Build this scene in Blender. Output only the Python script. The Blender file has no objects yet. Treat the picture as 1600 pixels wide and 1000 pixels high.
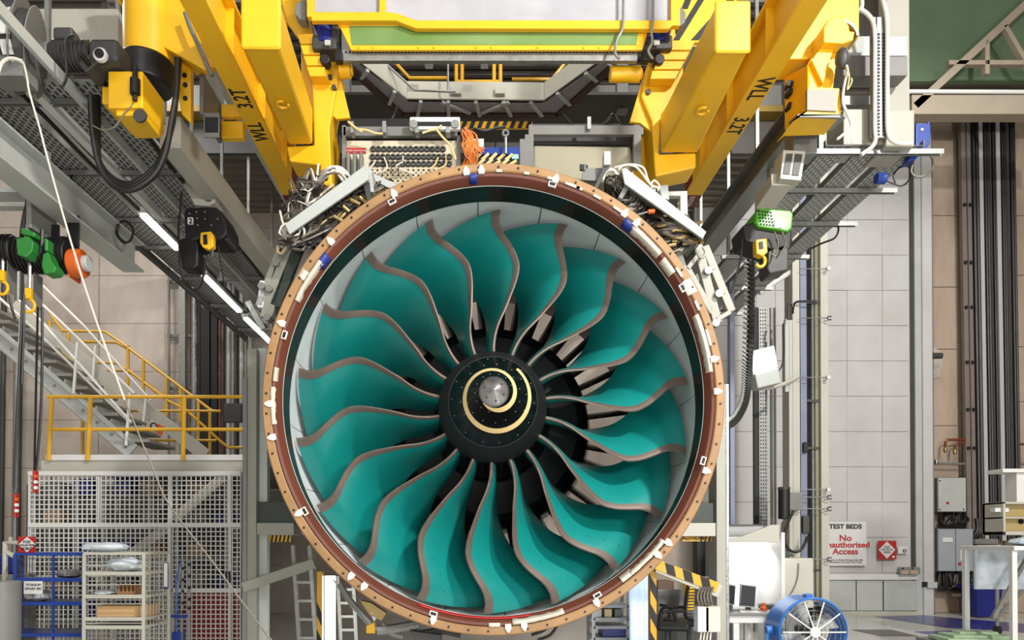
import bpy, bmesh, math, random
from mathutils import Vector as V, Matrix
random.seed(7)
S = bpy.context.scene
C = S.collection
PI = math.pi
# ------------------------------------------------ camera, world, lights, exposure
F, PX0, HOR, TILT, EYE = 1100.0, 750.0, 845.0, math.radians(0.5), 1.5
PY0 = HOR - F * math.tan(TILT)
cam = bpy.data.cameras.new('camera'); co = bpy.data.objects.new('camera', cam); C.objects.link(co)
cam.sensor_width = 36; cam.lens = 36 * F / 1600; cam.shift_x = (800 - PX0) / 1600; cam.shift_y = (PY0 - 500) / 1600
co.location = (0, 0, EYE); co.rotation_euler = (PI / 2 + TILT, 0, 0); cam.clip_end = 200
S.camera = co
S.view_settings.view_transform = 'Standard'; S.view_settings.look = 'None'
S.view_settings.gamma = 1; S.view_settings.use_curve_mapping = False
S.view_settings.exposure = -0.12
w = bpy.data.worlds.new('world'); S.world = w; w.use_nodes = True
w.node_tree.nodes['Background'].inputs[0].default_value = (1.0, 0.985, 0.965, 1)
w.node_tree.nodes['Background'].inputs[1].default_value = 0.6
def area(name, loc, tgt, sx, sy, power, col=(1, .96, .9)):
    l = bpy.data.lights.new(name, 'AREA'); l.shape = 'RECTANGLE'; l.size = sx; l.size_y = sy
    l.energy = power; l.color = col
    o = bpy.data.objects.new(name, l); C.objects.link(o); o.location = loc
    o.rotation_euler = (V(tgt) - V(loc)).to_track_quat('-Z', 'Y').to_euler(); return o
area('hall_lamp', (6.0, -4.6, 4.2), (0.1, 6.3, 2.7), 1.6, 1.0, 780, (1, .98, .95))
area('hall_lamp', (6.4, -2.2, 9.6), (0.1, 6.3, 2.7), .6, .45, 1620, (1, .97, .93))
area('hall_lamp', (-2.5, -4.0, 9.5), (-1.0, 6.3, 4.0), 2.5, 1.4, 170, (1, .98, .95))
area('liner_fill', (1.2, -5.0, .9), (0.1, 6.3, 3.2), 2.4, .7, 420, (1, .99, .97))  # unseen fill light added low in front to brighten the upper liner
area('hall_lamp', (-6.8, 9.6, 9.9), (-6.8, 10.4, 0), 2.2, 2.2, 420, (1, .97, .93))
area('hall_lamp', (7.6, 9.0, 10.0), (7.6, 10.5, 0), 2.5, 2.5, 260, (1, .99, .97))
area('hall_lamp', (0.1, 8.7, 9.9), (.1, 9.4, 0), 3, 1.2, 60, (1, .98, .95))

# ------------------------------------------------ helpers
def ray(px, py):
    a, b = (px - PX0) / F, -(py - PY0) / F
    return V((a, math.cos(TILT) - b * math.sin(TILT), math.sin(TILT) + b * math.cos(TILT)))
O = V((0, 0, EYE))
def P(px, py, Y):                      # point of the photo at distance Y
    d = ray(px, py); return O + d * (Y / d.y)
def PZ(px, py, Z):
    d = ray(px, py); return O + d * ((Z - EYE) / d.z)
def PXX(px, py, X):
    d = ray(px, py); return O + d * (X / d.x)
def spline(pts, k=6, closed=False):
    pts = [V(p) for p in pts]; n = len(pts); out = []
    rng = range(n) if closed else range(n - 1)
    for i in rng:
        g = lambda j: pts[j % n] if closed else pts[max(0, min(n - 1, j))]
        p0, p1, p2, p3 = g(i - 1), g(i), g(i + 1), g(i + 2)
        for s in range(k):
            t = s / k
            out.append(.5 * ((2 * p1) + (p2 - p0) * t + (2 * p0 - 5 * p1 + 4 * p2 - p3) * t * t + (3 * p1 - p0 - 3 * p2 + p3) * t ** 3))
    if not closed: out.append(pts[-1].copy())
    return out
def tab(t, x):                         # smooth table lookup
    xs = [a for a, b in t]; ys = [b for a, b in t]
    if x <= xs[0]: return ys[0]
    if x >= xs[-1]: return ys[-1]
    i = max(j for j in range(len(xs) - 1) if xs[j] <= x)
    m = lambda j: 0 if j in (0,) else ((ys[j + 1] - ys[j - 1]) / (xs[j + 1] - xs[j - 1]) if 0 < j < len(xs) - 1 else (ys[j] - ys[j - 1]) / (xs[j] - xs[j - 1]))
    h = xs[i + 1] - xs[i]; u = (x - xs[i]) / h
    return (2*u**3-3*u*u+1)*ys[i] + (u**3-2*u*u+u)*h*m(i) + (-2*u**3+3*u*u)*ys[i+1] + (u**3-u*u)*h*m(i+1)
WL = {}                                # world location of each built object
class M:
    def __init__(s): s.v = []; s.f = []
    def add(s, vs, fs):
        o = len(s.v); s.v += [V(p) for p in vs]; s.f += [[i + o for i in f] for f in fs]; return s
    def box(s, c, size, R=None):
        c = V(c); x, y, z = [q / 2 for q in size]
        vs = [V((a * x, b * y, d * z)) for a in (-1, 1) for b in (-1, 1) for d in (-1, 1)]
        if R is not None: vs = [R @ q for q in vs]
        return s.add([c + q for q in vs], [(0,1,3,2),(4,6,7,5),(0,4,5,1),(2,3,7,6),(0,2,6,4),(1,5,7,3)])
    def bb(s, a, b):                    # box between two corners
        a, b = V(a), V(b); return s.box((a + b) / 2, [abs(q) for q in (b - a)])
    def sect(s, a, b, poly, up=(0, 0, 1)):   # extrude a 2-D section (side, up) from a to b
        a, b = V(a), V(b); d = (b - a).normalized(); u = V(up)
        sd = d.cross(u)
        if sd.length < 1e-4: sd = d.cross(V((0, 1, 0)))
        sd.normalize(); u = sd.cross(d).normalized(); n = len(poly)
        vs = [a + sd * p + u * q for p, q in poly] + [b + sd * p + u * q for p, q in poly]
        return s.add(vs, [list(range(n))[::-1], list(range(n, 2 * n))] + [(i, (i + 1) % n, (i + 1) % n + n, i + n) for i in range(n)])
    def beam(s, a, b, w, h, up=(0, 0, 1)):
        return s.sect(a, b, [(-w/2, -h/2), (w/2, -h/2), (w/2, h/2), (-w/2, h/2)], up)
    def ib(s, a, b, w, h, t=.02, up=(0, 0, 1)):
        x, y, k = w / 2, h / 2, t / 2
        return s.sect(a, b, [(-x,-y),(x,-y),(x,-y+t),(k,-y+t),(k,y-t),(x,y-t),(x,y),(-x,y),(-x,y-t),(-k,y-t),(-k,-y+t),(-x,-y+t)], up)
    def ch(s, a, b, w, h, t=.015, up=(0, 0, 1)):   # channel, open towards -up
        x, y = w / 2, h / 2
        return s.sect(a, b, [(-x,-y),(-x+t,-y),(-x+t,y-t),(x-t,y-t),(x-t,-y),(x,-y),(x,y),(-x,y)], up)
    def tube(s, pts, r, n=8, cap=True, k=0, closed=False):
        pts = spline(pts, k, closed) if k else [V(p) for p in pts]
        m = len(pts); rr = r if isinstance(r, (list, tuple)) else [r] * m
        t0 = (pts[1] - pts[0]).normalized(); nn = t0.orthogonal().normalized(); vs = []; 
        for i, p in enumerate(pts):
            t = (pts[(i+1) % m] - pts[i-1]) if closed else (pts[min(i + 1, m - 1)] - pts[max(i - 1, 0)])
            t = t.normalized() if t.length > 1e-9 else t0
            nn = (nn - t * nn.dot(t)); nn = nn.normalized() if nn.length > 1e-6 else t.orthogonal().normalized()
            bn = t.cross(nn)
            vs += [p + (nn * math.cos(2*PI*j/n) + bn * math.sin(2*PI*j/n)) * rr[i] for j in range(n)]
        fs = [(i*n+j, i*n+(j+1) % n, ((i+1) % m)*n+(j+1) % n, ((i+1) % m)*n+j) for i in range(m if closed else m - 1) for j in range(n)]
        if cap and not closed: fs += [list(range(n))[::-1], list(range((m-1)*n, m*n))]
        return s.add(vs, fs)
    def cyl(s, a, b, r, r2=None, n=16): return s.tube([a, b], [r, r if r2 is None else r2], n)
    def lathe(s, prof, c=(0,0,0), ax='Y', n=48, a0=0, a1=2*PI, closed=False):   # prof: (radius, along)
        c = V(c); full = abs(a1 - a0 - 2*PI) < 1e-6; m = n if full else n + 1; k = len(prof); vs = []
        for i in range(m):
            a = a0 + (a1 - a0) * i / n; ca, sa = math.cos(a), math.sin(a)
            for r, h in prof:
                vs.append(c + (V((r*ca, h, r*sa)) if ax == 'Y' else V((r*ca, r*sa, h)) if ax == 'Z' else V((h, r*ca, r*sa))))
        fs = []
        for i in range(m if full else n):
            for j in range(k if closed else k - 1):
                fs.append((i*k+j, i*k+(j+1) % k, ((i+1) % m)*k+(j+1) % k, ((i+1) % m)*k+j))
        if closed and not full: fs += [list(range(k)), list(range((m-1)*k, m*k))[::-1]]
        return s.add(vs, fs)
    def prism(s, poly, vec):
        poly = [V(p) for p in poly]; vec = V(vec); n = len(poly)
        return s.add(poly + [p + vec for p in poly], [list(range(n)), list(range(n, 2*n))[::-1]] + [(i, (i+1) % n, (i+1) % n + n, i + n) for i in range(n)])
    def pp(s, pts, Y, t): return s.prism([P(x, y, Y) for x, y in pts], (0, t, 0))   # plate facing the hall at distance Y
    def ball(s, c, r, n=12, sc=(1, 1, 1)):
        c = V(c); vs = []; k = n // 2
        for i in range(k + 1):
            a = PI * i / k
            for j in range(n): vs.append(c + V((r*sc[0]*math.sin(a)*math.cos(2*PI*j/n), r*sc[1]*math.sin(a)*math.sin(2*PI*j/n), r*sc[2]*math.cos(a))))
        return s.add(vs, [(i*n+j, i*n+(j+1) % n, (i+1)*n+(j+1) % n, (i+1)*n+j) for i in range(k) for j in range(n)])
    def build(s, name, m, parent=None, bev=0, smooth=35, stuff=False, kind=None, label=None, seg=2, base=None):
        me = bpy.data.meshes.new(name); 
        base = WL[parent.name] if parent is not None else (V(base) if base is not None else V(((min(p.x for p in s.v)+max(p.x for p in s.v))/2, (min(p.y for p in s.v)+max(p.y for p in s.v))/2, min(p.z for p in s.v))))
        me.from_pydata([p - base for p in s.v], [], s.f)
        b = bmesh.new(); b.from_mesh(me); bmesh.ops.remove_doubles(b, verts=b.verts, dist=1e-6); bmesh.ops.recalc_face_normals(b, faces=b.faces); b.to_mesh(me); b.free()
        me.materials.append(m)
        if smooth: me.shade_smooth(); me.set_sharp_from_angle(angle=math.radians(smooth))
        o = bpy.data.objects.new(name, me); C.objects.link(o)
        if parent is not None: o.parent = parent
        else: o.location = base
        WL[o.name] = base
        if bev:
            q = o.modifiers.new('bevel', 'BEVEL'); q.width = bev; q.segments = seg; q.limit_method = 'ANGLE'; q.angle_limit = math.radians(40); q.harden_normals = bool(smooth)
        if stuff: o['kind'] = 'stuff'
        if kind: o['kind'] = kind
        if label: o['label'] = label
        return o
def thing(name, label, cat, loc=(0,0,0), group=None):
    o = bpy.data.objects.new(name, None); C.objects.link(o); o.location = loc; o.empty_display_size = .2
    o['label'] = label; o['category'] = cat; o['kind'] = 'thing'; WL[o.name] = V(loc)
    if group: o['group'] = group
    return o
def tag(o, label, cat, group=None):
    o['label'] = label; o['category'] = cat; o['kind'] = 'thing'
    if group: o['group'] = group
    return o
def dup(o, loc=None, par=None, label=None, group=None):
    c = o.copy(); C.objects.link(c)
    if par is not None: c.parent = par
    for ch in [q for q in list(C.objects) if q.parent is o]: dup(ch, None, c)
    if loc is not None: c.location = loc
    if label: c['label'] = label
    if group: c['group'] = group
    WL[c.name] = V(c.location) if par is None else WL[par.name]
    return c
def inst(o, loc=None, rot=None):        # one more piece of the same part, same parent
    c = o.copy(); C.objects.link(c); WL[c.name] = WL[o.name]
    if loc is not None: c.location = loc
    if rot is not None: c.rotation_euler = rot
    return c
def text(name, body, size, parent, origin, xdir, zdir, m, al='CENTER', sx=1.0, ext=.0015, bold=0):
    cu = bpy.data.curves.new(name, 'FONT'); cu.body = body; cu.size = size; cu.align_x = al; cu.align_y = 'CENTER'; cu.extrude = ext
    cu.offset = bold; cu.resolution_u = 4
    t = bpy.data.objects.new(name, cu); C.objects.link(t); bpy.context.view_layer.update()
    me = bpy.data.meshes.new_from_object(t.evaluated_get(bpy.context.evaluated_depsgraph_get())); bpy.data.objects.remove(t)
    x = V(xdir).normalized(); y = V(zdir).normalized(); z = x.cross(y)
    me.transform(Matrix.Translation(V(origin) - WL[parent.name]) @ Matrix((x * sx, y, z)).transposed().to_4x4())
    me.materials.clear(); me.materials.append(m)
    o = bpy.data.objects.new(name, me); C.objects.link(o); o.parent = parent; o['kind'] = 'stuff'; WL[o.name] = WL[parent.name]
    return o
# ------------------------------------------------ materials
def lin(c): return tuple(((x/255) / 12.92 if x/255 <= .04045 else ((x/255 + .055) / 1.055) ** 2.4) for x in c)
def mat(name, rgb, rough=.5, metal=0, var=.15, scale=3.0, bump=0, bscale=40, rvar=.1, rgb2=None, emit=0, coat=0, stretch=(1,1,1), alpha=1, spec=.5, trans=0):
    m = bpy.data.materials.new(name); m.use_nodes = True; nt = m.node_tree; N = nt.nodes; L = nt.links
    b = N['Principled BSDF']; c = lin(rgb)
    c2 = lin(rgb2) if rgb2 else tuple(max(0, x * (1 - var)) for x in c)
    b.inputs['Roughness'].default_value = rough; b.inputs['Metallic'].default_value = metal
    b.inputs['Specular IOR Level'].default_value = spec
    if coat: b.inputs['Coat Weight'].default_value = coat; b.inputs['Coat Roughness'].default_value = .08
    if trans: b.inputs['Transmission Weight'].default_value = trans
    if alpha < 1: b.inputs['Alpha'].default_value = alpha
    if emit:
        b.inputs['Base Color'].default_value = (*c, 1); b.inputs['Emission Color'].default_value = (*c, 1); b.inputs['Emission Strength'].default_value = emit; return m
    tc = N.new('ShaderNodeTexCoord'); mp = N.new('ShaderNodeMapping'); mp.inputs['Scale'].default_value = stretch; L.new(tc.outputs['Object'], mp.inputs[0])
    nz = N.new('ShaderNodeTexNoise'); nz.inputs['Scale'].default_value = scale; nz.inputs['Detail'].default_value = 5; nz.inputs['Roughness'].default_value = .6
    L.new(mp.outputs[0], nz.inputs['Vector'])
    r = N.new('ShaderNodeValToRGB'); r.color_ramp.elements[0].position = .32; r.color_ramp.elements[1].position = .68
    r.color_ramp.elements[0].color = (*c2, 1); r.color_ramp.elements[1].color = (*c, 1)
    L.new(nz.outputs['Fac'], r.inputs[0]); L.new(r.outputs[0], b.inputs['Base Color'])
    if rvar:
        mr = N.new('ShaderNodeMapRange'); mr.inputs['To Min'].default_value = max(.02, rough - rvar); mr.inputs['To Max'].default_value = min(1, rough + rvar)
        L.new(nz.outputs['Fac'], mr.inputs[0]); L.new(mr.outputs[0], b.inputs['Roughness'])
    if bump:
        n2 = N.new('ShaderNodeTexNoise'); n2.inputs['Scale'].default_value = bscale; n2.inputs['Detail'].default_value = 3; L.new(mp.outputs[0], n2.inputs['Vector'])
        bp = N.new('ShaderNodeBump'); bp.inputs['Strength'].default_value = bump; bp.inputs['Distance'].default_value = .01
        L.new(n2.outputs['Fac'], bp.inputs['Height']); L.new(bp.outputs[0], b.inputs['Normal'])
    return m
yellow = mat('yellow paint', (236, 182, 20), .42, var=.08, coat=.06)
yellow_rail = mat('yellow rail paint', (216, 164, 30), .35, var=.15)
teal = mat('teal blade paint', (16, 130, 124), .36, var=.06, scale=1.2, coat=.15)
ledge = mat('titanium edge', (114, 101, 92), .5, .35, var=.2, scale=9)
black_gloss = mat('gloss black', (8, 8, 9), .24, var=.2, rvar=.06, spec=.25)
black = mat('matt black', (13, 13, 14), .55, var=.3)
rubber = mat('black rubber', (24, 23, 23), .42, var=.3)
cream = mat('cream stripe', (226, 200, 140), .4, var=.05)
steel = mat('brushed steel', (168, 170, 172), .28, .9, var=.15, scale=20)
galv = mat('galvanised steel', (156, 158, 154), .42, .65, var=.25, scale=14)
tan = mat('tan composite ring', (166, 128, 84), .55, rgb2=(138, 104, 66), scale=2.5, bump=.15, bscale=70)
brown = mat('red brown band', (104, 56, 40), .42, var=.15, scale=4, bump=.1, bscale=120)
barrel = mat('dark barrel gloss', (46, 38, 33), .34, rgb2=(24, 22, 21), scale=3, rvar=.06, spec=.2)
white_liner = mat('pale liner', (238, 240, 240), .45, rgb2=(222, 226, 228), scale=2)
tape = mat('masking tape', (208, 202, 186), .6, rgb2=(198, 188, 168), scale=12, bump=.3, bscale=60)
blue_tape = mat('blue tape', (44, 58, 140), .4, var=.3, scale=14)
white = mat('white paint', (210, 210, 207), .4, var=.06)
cab_cream = mat('cabinet cream', (158, 156, 144), .45, var=.06)
cream_paint = mat('cream grey paint', (178, 176, 163), .45, var=.08)
grey_green = mat('grey green frame paint', (138, 138, 126), .45, var=.1)
lgrey = mat('light grey paint', (176, 180, 176), .42, var=.1)
mgrey = mat('mid grey paint', (120, 120, 116), .45, var=.18)
dgrey = mat('dark grey paint', (62, 62, 60), .5, var=.25)
dkgreen = mat('dark green paint', (44, 52, 44), .5, var=.2)
red = mat('red paint', (176, 34, 34), .4, var=.15)
dkred = mat('dark red paint', (110, 26, 24), .5, var=.2)
fan_blue = mat('bright blue paint', (52, 116, 196), .35, var=.1)
blue = mat('blue paint', (24, 58, 140), .35, var=.12)
navy = mat('navy blue plastic', (24, 36, 120), .35, var=.2)
green = mat('hoist green', (82, 164, 40), .35, var=.1)
orange = mat('orange plastic', (206, 92, 26), .4, var=.12)
ink = mat('black ink', (16, 15, 15), .6, var=.1)
red_ink = mat('red ink', (178, 30, 34), .6, var=.05)
brass = mat('dull brass', (170, 146, 96), .35, .7, var=.25, scale=12)
wire_white = mat('pale wire', (214, 208, 196), .45, var=.12, scale=8)
wire_grey = mat('braided grey wire', (120, 112, 100), .45, .3, var=.35, scale=20)
wire_dark = mat('dark wire', (50, 46, 42), .5, .2, var=.3, scale=14)
wire_orange = mat('orange wire', (226, 130, 60), .45, var=.15)
lamp_m = mat('lit tube', (255, 252, 246), emit=9)
# ------------------------------------------------ room shell
WY = 14.6
def wallmat(name, a, b, bw, bh, joint, hole=True):
    m = mat(name, a, .8, rgb2=b, scale=.9, bump=.25, bscale=25, rvar=.05)
    return m
concrete = mat('board marked concrete', (196, 186, 176), .82, rgb2=(166, 154, 142), scale=1.3, bump=.35, bscale=18, stretch=(1, 1, .6))
concrete_r = mat('warm concrete', (178, 160, 142), .82, rgb2=(148, 130, 112), scale=1.1, bump=.35, bscale=18, stretch=(1.6, 1, .5))
def struct(name, m_, mt, **k): 
    o = m_.build(name, mt, None, kind='structure', **k); return o
def floor_mat():
    m = bpy.data.materials.new('painted floor'); m.use_nodes = True; nt = m.node_tree; N = nt.nodes; L = nt.links; b = N['Principled BSDF']
    b.inputs['Roughness'].default_value = .22
    tc = N.new('ShaderNodeTexCoord'); nz = N.new('ShaderNodeTexNoise'); nz.inputs['Scale'].default_value = .8; nz.inputs['Detail'].default_value = 6
    L.new(tc.outputs['Object'], nz.inputs['Vector'])
    r = N.new('ShaderNodeValToRGB'); r.color_ramp.elements[0].color = (*lin((176, 176, 170)), 1); r.color_ramp.elements[1].color = (*lin((206, 206, 200)), 1)
    L.new(nz.outputs['Fac'], r.inputs[0]); L.new(r.outputs[0], b.inputs['Base Color']); return m
struct('floor', M().bb((-12.5, -6, -.2), (12.5, WY + .4, 0)), floor_mat(), base=(0, 0, 0))
wb = struct('wall_back', M().bb((-12.5, WY, 0), (9.05, WY + .4, 13.2)), concrete)
# board marks on the left concrete: proud slabs with recessed joints, each slab a piece of the wall
slab_m = concrete
cols = [(-10.6, -7.9), (-7.895, -6.0), (-5.995, -4.1)]
z = 0.0; k = 0
for zi in range(9):
    h = 1.0
    for x0, x1 in cols:
        M().bb((x0 + .003, WY - .05, z + .003), (x1 - .003, WY + .02, z + h - .003)).build('concrete_slab', concrete, wb, bev=.004, seg=1)
        k += 1
    z += h
wr = struct('wall_right', M().bb((9.05, WY + .1, 0), (12.5, WY + .5, 13.2)), concrete_r)
for i, (x0, x1) in enumerate([(9.25, 9.98), (10.0, 10.9), (10.92, 11.6), (11.62, 12.4)]):
    z = 0; hs = [1.15, 1.5, 1.25, 1.6, 1.3, 1.5, 1.6]
    for j in range(7):
        h = hs[(j + i * 2) % 7]
        M().bb((x0 + .006, WY + .06, z + .006), (x1 - .006, WY + .12, min(z + h, 10.6) - .006)).build('concrete_slab', concrete_r, wr, bev=.006)
        z += h
struct('wall_left', M().bb((-12.9, -6, 0), (-12.5, WY + .4, 13.2)), concrete)
struct('wall_east', M().bb((12.5, -6, 0), (12.9, WY + .4, 13.2)), concrete_r)
# roof: trapezoidal deck with ribs running across the hall
deck_m = mat('roof deck steel', (104, 98, 92), .55, .2, var=.25, scale=2)
ZC = 13.0
prof = []; y = 2.0
while y < WY:
    prof += [(y, ZC), (y + .10, ZC), (y + .13, ZC + .09), (y + .23, ZC + .09), (y + .26, ZC)]; y += .26
vs = []; fs = []
for yy, zz in prof: vs += [(-12.5, yy, zz), (12.5, yy, zz)]
for i in range(len(prof) - 1): fs.append((2*i, 2*i+1, 2*i+3, 2*i+2))
struct('ceiling', M().add(vs, fs), deck_m, smooth=0)
def canopy(nm, x0, x1, y0, y1, z, m):
    prof = []; y = y0; vs = []
    while y < y1: prof += [(y, z), (y + .10, z), (y + .13, z + .09), (y + .23, z + .09), (y + .26, z)]; y += .26
    for yy, zz in prof: vs += [(x0, yy, zz), (x1, yy, zz)]
    return struct(nm, M().add(vs, [(2*i, 2*i+1, 2*i+3, 2*i+2) for i in range(len(prof) - 1)]), m, smooth=0)
canopy_m = mat('canopy deck', (124, 116, 106), .55, .2, var=.2)
canopy('ceiling_canopy', -6.2, 5.4, 11.6, 14.5, 8.3, canopy_m)
canopy('ceiling_canopy', -12.4, -6.25, 10.2, 14.5, 10.45, deck_m)
canopy('ceiling_canopy', 5.5, 12.4, 12.95, 14.5, 10.45, canopy_m)
canopy('ceiling_canopy', -6.2, 5.4, 11.62, 14.5, 10.45, deck_m)
# ------------------------------------------------ the fan engine
YF = 6.36
FC = P(769, 645, YF); FC.y = YF
ex, ez = FC.x, FC.z
ESC = 1.024
eng = thing('jet_engine', 'large jet engine with teal fan blades, black spinner and tan rimmed case', 'jet engine', (ex, 6.4, ez - 1.905))
AX = V((ex, 0, ez))
def at(r, deg, y): a = math.radians(deg); return V((ex - r*math.cos(a), y, ez + r*math.sin(a)))   # clockwise from the picture's left
LE = [(.44, 11.3), (.56, 11.6), (.70, 14.0), (.84, 17.5), (.98, 19.6), (1.13, 21.0), (1.27, 20.9), (1.38, 18.9), (1.49, 15.9), (1.59, 13.3), (1.69, 12.2), (1.79, 12.5)]
LY = [(.44, 6.15), (1.0, 6.19), (1.4, 6.27), (1.79, 6.36)]
DT = [(.44, 4), (.7, 8), (.87, 11.5), (1.05, 16), (1.3, 22), (1.5, 25), (1.79, 27)]
DY = [(.44, .52), (1.0, .58), (1.79, .64)]
TH = [(.44, .030), (.8, .022), (1.3, .017), (1.79, .012)]
def bp(r, u, side, off=0):
    th = tab(LE, r) - tab(DT, r) * (u ** .86); y = tab(LY, r) + tab(DY, r) * (u ** 1.06)
    du = .01; u2 = min(1, u + du); u1 = max(0, u - du)
    dth = -tab(DT, r) * (u2 ** .86 - u1 ** .86) * PI / 180 * r; dy = tab(DY, r) * (u2 ** 1.06 - u1 ** 1.06)
    l = math.hypot(dth, dy); n = (dy / l, -dth / l)          # normal in (tangent, y): towards clockwise / rear
    t = tab(TH, r) * (math.sqrt(max(0, min(1, u / .25))) if u < .25 else (1 - ((u - .25) / .75) ** 2 * .85)) * side + off * side
    a = math.radians(th) + n[0] * t / r
    r = r * (1 - .014 * u * max(0, (r - .8)))
    return V((-r * math.cos(a), y + n[1] * t - YF, r * math.sin(a)))
NR, NU = 30, 18
def blade_mesh(u0, u1, nu, off, closed_te=True):
    vs = []; us = [u0 + (u1 - u0) * (i / nu) ** 1.5 for i in range(nu + 1)]
    ring = [(u, 1) for u in us[::-1]] + [(u, -1) for u in us[1:]]
    k = len(ring)
    for i in range(NR + 1):
        r = .43 + (1.785 - .43) * i / NR
        for u, s in ring: vs.append(bp(r, u, s, off))
    fs = [(i*k+j, i*k+j+1, (i+1)*k+j+1, (i+1)*k+j) for i in range(NR) for j in range(k - 1)]
    fs += [(i*k+k-1, i*k, (i+1)*k, (i+1)*k+k-1) for i in range(NR)]
    fs += [list(range(k)), list(range(NR*k, NR*k+k))]
    return vs, fs
WL['_z'] = V()
class Z: name = '_z'
def local(name, vs, fs, m, parent, loc, sm=50):
    me = bpy.data.meshes.new(name); me.from_pydata([V(v) for v in vs], [], fs)
    b = bmesh.new(); b.from_mesh(me); bmesh.ops.recalc_face_normals(b, faces=b.faces); b.to_mesh(me); b.free()
    me.materials.append(m); me.shade_smooth(); me.set_sharp_from_angle(angle=math.radians(sm))
    o = bpy.data.objects.new(name, me); C.objects.link(o); o.parent = parent; o.location = loc; WL[o.name] = WL[parent.name]; return o
cl = V((ex, YF, ez)) - WL[eng.name]
b0 = local('fan_blade', *blade_mesh(0.0, 1, NU, 0), teal, eng, cl)
# metal sheath: narrow at the root, wide at the tip
def sheath():
    vs = []; nu = 5
    for i in range(NR + 1):
        r = .432 + (1.788 - .432) * i / NR
        wd = .028 + .036 * (i / NR); ch = math.hypot(tab(DY, r), tab(DT, r) * PI/180 * r); ue = wd / ch
        ring = [(ue * (1 - j / nu) ** 1.4, 1) for j in range(nu)] + [(0, 1)] + [(ue * (j / nu) ** 1.4, -1) for j in range(1, nu + 1)]
        for u, s in ring: vs.append(bp(r, u, s, .004) + V((0, -.004 * (1 - u / max(ue, 1e-6)), 0)))
    k = 2 * nu + 1
    fs = [(i*k+j, i*k+j+1, (i+1)*k+j+1, (i+1)*k+j) for i in range(NR) for j in range(k - 1)]
    fs += [list(range(k)), list(range(NR*k, NR*k+k))]
    return vs, fs
l0 = local('leading_edge', *sheath(), ledge, b0, (0, 0, 0)); l0['label'] = 'grey brown metal leading edge'
# rivet dots on the lower blades
dots = M()
for r in [.75 + .13 * i for i in range(8)]:
    for u in (.2, .45, .7):
        p = bp(r, u, -1, .001); dots.ball(p, .005, 6)
for k in range(1, 18):
    o = inst(b0, rot=(0, math.radians(20 * k), 0)); q = l0.copy(); C.objects.link(q); q.parent = o; WL[q.name] = WL[eng.name]
    if k in (11, 12, 13, 14): 
        if k == 11: d0 = local('rivet_dots', dots.v, dots.f, black, o, (0, 0, 0)); d0['kind'] = 'stuff'
        else: d = d0.copy(); C.objects.link(d); d.parent = o; WL[d.name] = WL[eng.name]
# spinner
def lath(name, prof, m, n=96, par=eng, closed=False, bev=0, **k): return M().lathe(prof, AX, 'Y', n, closed=closed, **k).build(name, m, par, bev)
cone = [(.118, 5.515), (.20, 5.645), (.29, 5.78), (.372, 5.925)]
lath('spinner_cone', [(0, 5.56)] + cone + [(.36, 5.95)], black_gloss)
lath('spinner_skirt', [(.35, 5.93), (.377, 5.927), (.43, 6.03), (.472, 6.13), (.476, 6.16), (.44, 6.18)], black)
lath('nose_cap', [(0, 5.435), (.004, 5.437), (.05, 5.462), (.098, 5.492), (.116, 5.508), (.120, 5.52), (.11, 5.53)], steel, 64)
def coner(r):
    for (r0, y0), (r1, y1) in zip(cone, cone[1:]):
        if r <= r1: return y0 + (y1 - y0) * (r - r0) / (r1 - r0)
    return cone[-1][1]
nb = M()
for i in range(6):
    a = i * 60 + 20; c = at(.078, a, 5.478); nb.cyl(c + V((0, -.004, 0)), c + V((0, .01, 0)), .0085, n=10)
nb.build('cap_holes', black, eng, stuff=True)
vs = []; n = 130
for i in range(n + 1):
    a = 225 + (772 - 225) * i / n; r = .119 + (.318 - .119) * i / n; wd = .016 * min(1, .25 + i / 25)
    ar = math.radians(a)
    for dr in (-wd, wd):
        rr = max(.119, r + dr); vs.append(V((ex + rr*math.cos(ar), coner(rr) - .004, ez + rr*math.sin(ar))))
M().add(vs, [(2*i, 2*i+1, 2*i+3, 2*i+2) for i in range(n)]).build('spiral_stripe', cream, eng)['label'] = 'cream spiral stripe'
rv = M()
for j, r in enumerate((.15, .215, .27, .345)):
    for i in range(14):
        a = i * 25.7 + j * 9 + (i * 37 % 5); p = at(r, a, coner(r)); rv.ball(p, .0034, 6)
rv.build('spinner_screws', white, eng, stuff=True)
# hub and annulus fillers between blade roots
lath('hub', [(.44, 6.14), (.47, 6.2), (.53, 6.65), (.55, 6.75), (.30, 6.76)], black)
fl = M().lathe([(.476, 6.17), (.535, 6.66)], AX, 'Y', 4, math.radians(1), math.radians(18.4)).build('annulus_filler', black_gloss, eng)
fme = fl.data; fl.location = cl; fme.transform(Matrix.Translation(V(WL[eng.name]) - V((ex, YF, ez))))
for k in range(1, 18): inst(fl, rot=(0, math.radians(20 * k), 0))
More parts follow.
